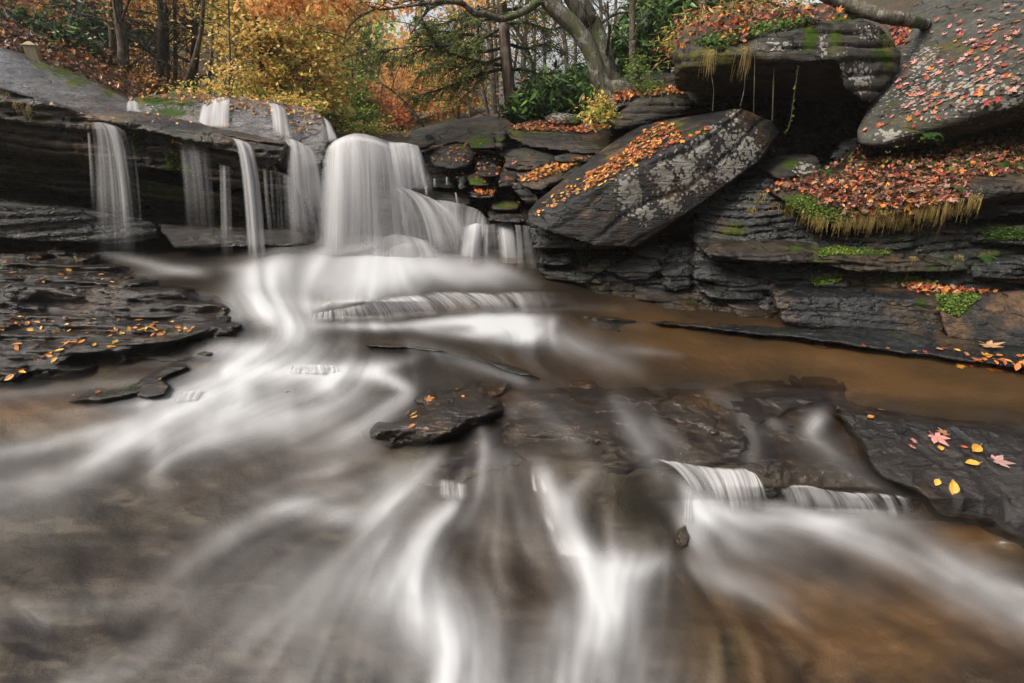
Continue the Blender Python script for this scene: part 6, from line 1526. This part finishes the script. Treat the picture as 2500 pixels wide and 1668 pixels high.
curtain('single thread of water at the left side of the far left fall', [(210, 320), (220, 322)], [(222, 520), (238, 520)], 5.1, 5.0, alpha=.25, freq=4, contrast=.8, edge=.3, seed=25, arc=.3, bfade=.5)
curtain('thin bright ribbon down the edge of the broad ledge into the main fall', [(784, 282), (794, 292)], [(800, 350), (826, 342)], 6.3, 6.0, alpha=.7, freq=4, contrast=.5, edge=.25, seed=26, arc=.6)
for k, (a, b, c2_, d2) in enumerate([(1061, 436, 1062, 458), (1091, 432, 1092, 452), (1112, 470, 1118, 500), (1040, 455, 1042, 478)]):
    curtain('thin drip trickling over the dark stones right of the main fall', [(a-3, b), (a+3, b)], [(c2_-5, d2), (c2_+5, d2)], 5.45, 5.4, alpha=.4, freq=3, contrast=.6, edge=.3, seed=60+k, arc=.1, cat='water drip', name='water_drip', group='thin drips over the dark stones')
# curved weir
wv_t = [(745, 768), (780, 762), (811, 756), (860, 746), (909, 733), (958, 723), (1011, 719), (1060, 712), (1121, 713), (1203, 715), (1256, 711), (1362, 711)]
wv_b = [(735, 790), (775, 788), (811, 786), (880, 786), (950, 784), (1020, 776), (1080, 768), (1140, 764), (1200, 762), (1250, 764), (1300, 764), (1368, 764)]
curtain('low curved weir of fine white threads across the stream', wv_t, wv_b, 4.16, [4.03, 4.03, 4.1, 4.18, 4.18], alpha=.6, freq=80, contrast=1.1, edge=.16, tfade=.25, bfade=.5, jag=8, bulge=.0, seed=30, nt=16, arc=.6, ns=520, name='weir_cascade', cat='cascade', onstream=.05)
curtain('small fringe of white water where the slide drops, left of centre', [(712, 893), (760, 890), (832, 893)], [(705, 912), (760, 912), (840, 910)], 3.28, 3.2, alpha=.5, freq=30, contrast=1.2, edge=.1, seed=31, nt=10, name='cascade', cat='cascade', onstream=.05)
curtain('right hand foreground cascade with long white threads, its left half', [(1578, 1123), (1600, 1122), (1653, 1128), (1735, 1140), (1815, 1145), (1838, 1160)], [(1690, 1180), (1700, 1215), (1740, 1238), (1790, 1252), (1850, 1240), (1880, 1225)], 2.22, [2.12, 2.1, 2.08, 2.08, 2.1, 2.12], alpha=.6, freq=26, contrast=1.3, edge=.1, tfade=.16, bfade=.45, jag=22, bulge=.0, seed=32, nt=24, ns=260, arc=.7, name='cascade', cat='cascade', onstream=.05)
curtain('right hand foreground cascade with long white threads, its right half', [(1898, 1196), (1951, 1184), (2040, 1198), (2138, 1204), (2223, 1217)], [(1920, 1250), (1990, 1256), (2100, 1262), (2180, 1268), (2236, 1262)], 2.1, 2.03, alpha=.52, freq=24, contrast=1.5, edge=.12, tfade=.16, bfade=.5, jag=14, bulge=.0, seed=33, nt=20, ns=260, arc=.7, name='cascade', cat='cascade', onstream=.05)
curtain('tiny cascade of white threads left of the two long central streams', [(1068, 1168), (1100, 1170), (1146, 1182)], [(1064, 1215), (1104, 1222), (1150, 1225)], 2.16, 2.1, alpha=.42, freq=14, contrast=1.4, edge=.4, tfade=.3, bfade=.3, bulge=0, seed=34, nt=14, name='cascade', cat='cascade', onstream=.05)
curtain('white trickle at the left edge of the right hand cascade', [(1676, 1200), (1690, 1196)], [(1664, 1280), (1694, 1300)], 2.1, 2.02, alpha=.5, freq=5, contrast=1.0, edge=.2, bfade=.3, bulge=0, seed=35, nt=14, name='cascade', cat='cascade', onstream=.05)
curtain('small white rivulet beside the narrow mossy rock', [(430, 958), (500, 950)], [(420, 985), (480, 975)], 2.95, 2.9, alpha=.45, freq=14, contrast=1.2, edge=.15, bulge=0, seed=36, nt=10, name='cascade', cat='cascade', onstream=.05)
#WATER_END

# ------------------------------------------------------------------ haze: the damp air of the valley
HAZE = 0.0014
bm = bmesh.new(); bmesh.ops.create_cube(bm, size=1.0)
for v_ in bm.verts: v_.co = Vector((v_.co.x*196, v_.co.y*190+55, v_.co.z*26+8.0))
me = bpy.data.meshes.new('haze'); bm.to_mesh(me); bm.free()
t = NT('valley_haze')
vol = t.n('VolumePrincipled', {'Color': (.95, .93, .90, 1), 'Density': HAZE, 'Anisotropy': .2})
t.t.links.new(vol.outputs[0], t.out.inputs['Volume'])
me.materials.append(t.m)
o = link(bpy.data.objects.new('haze', me)); o['kind'] = 'stuff'; o['label'] = 'thin pale haze hanging in the wooded valley'; o['category'] = 'haze'
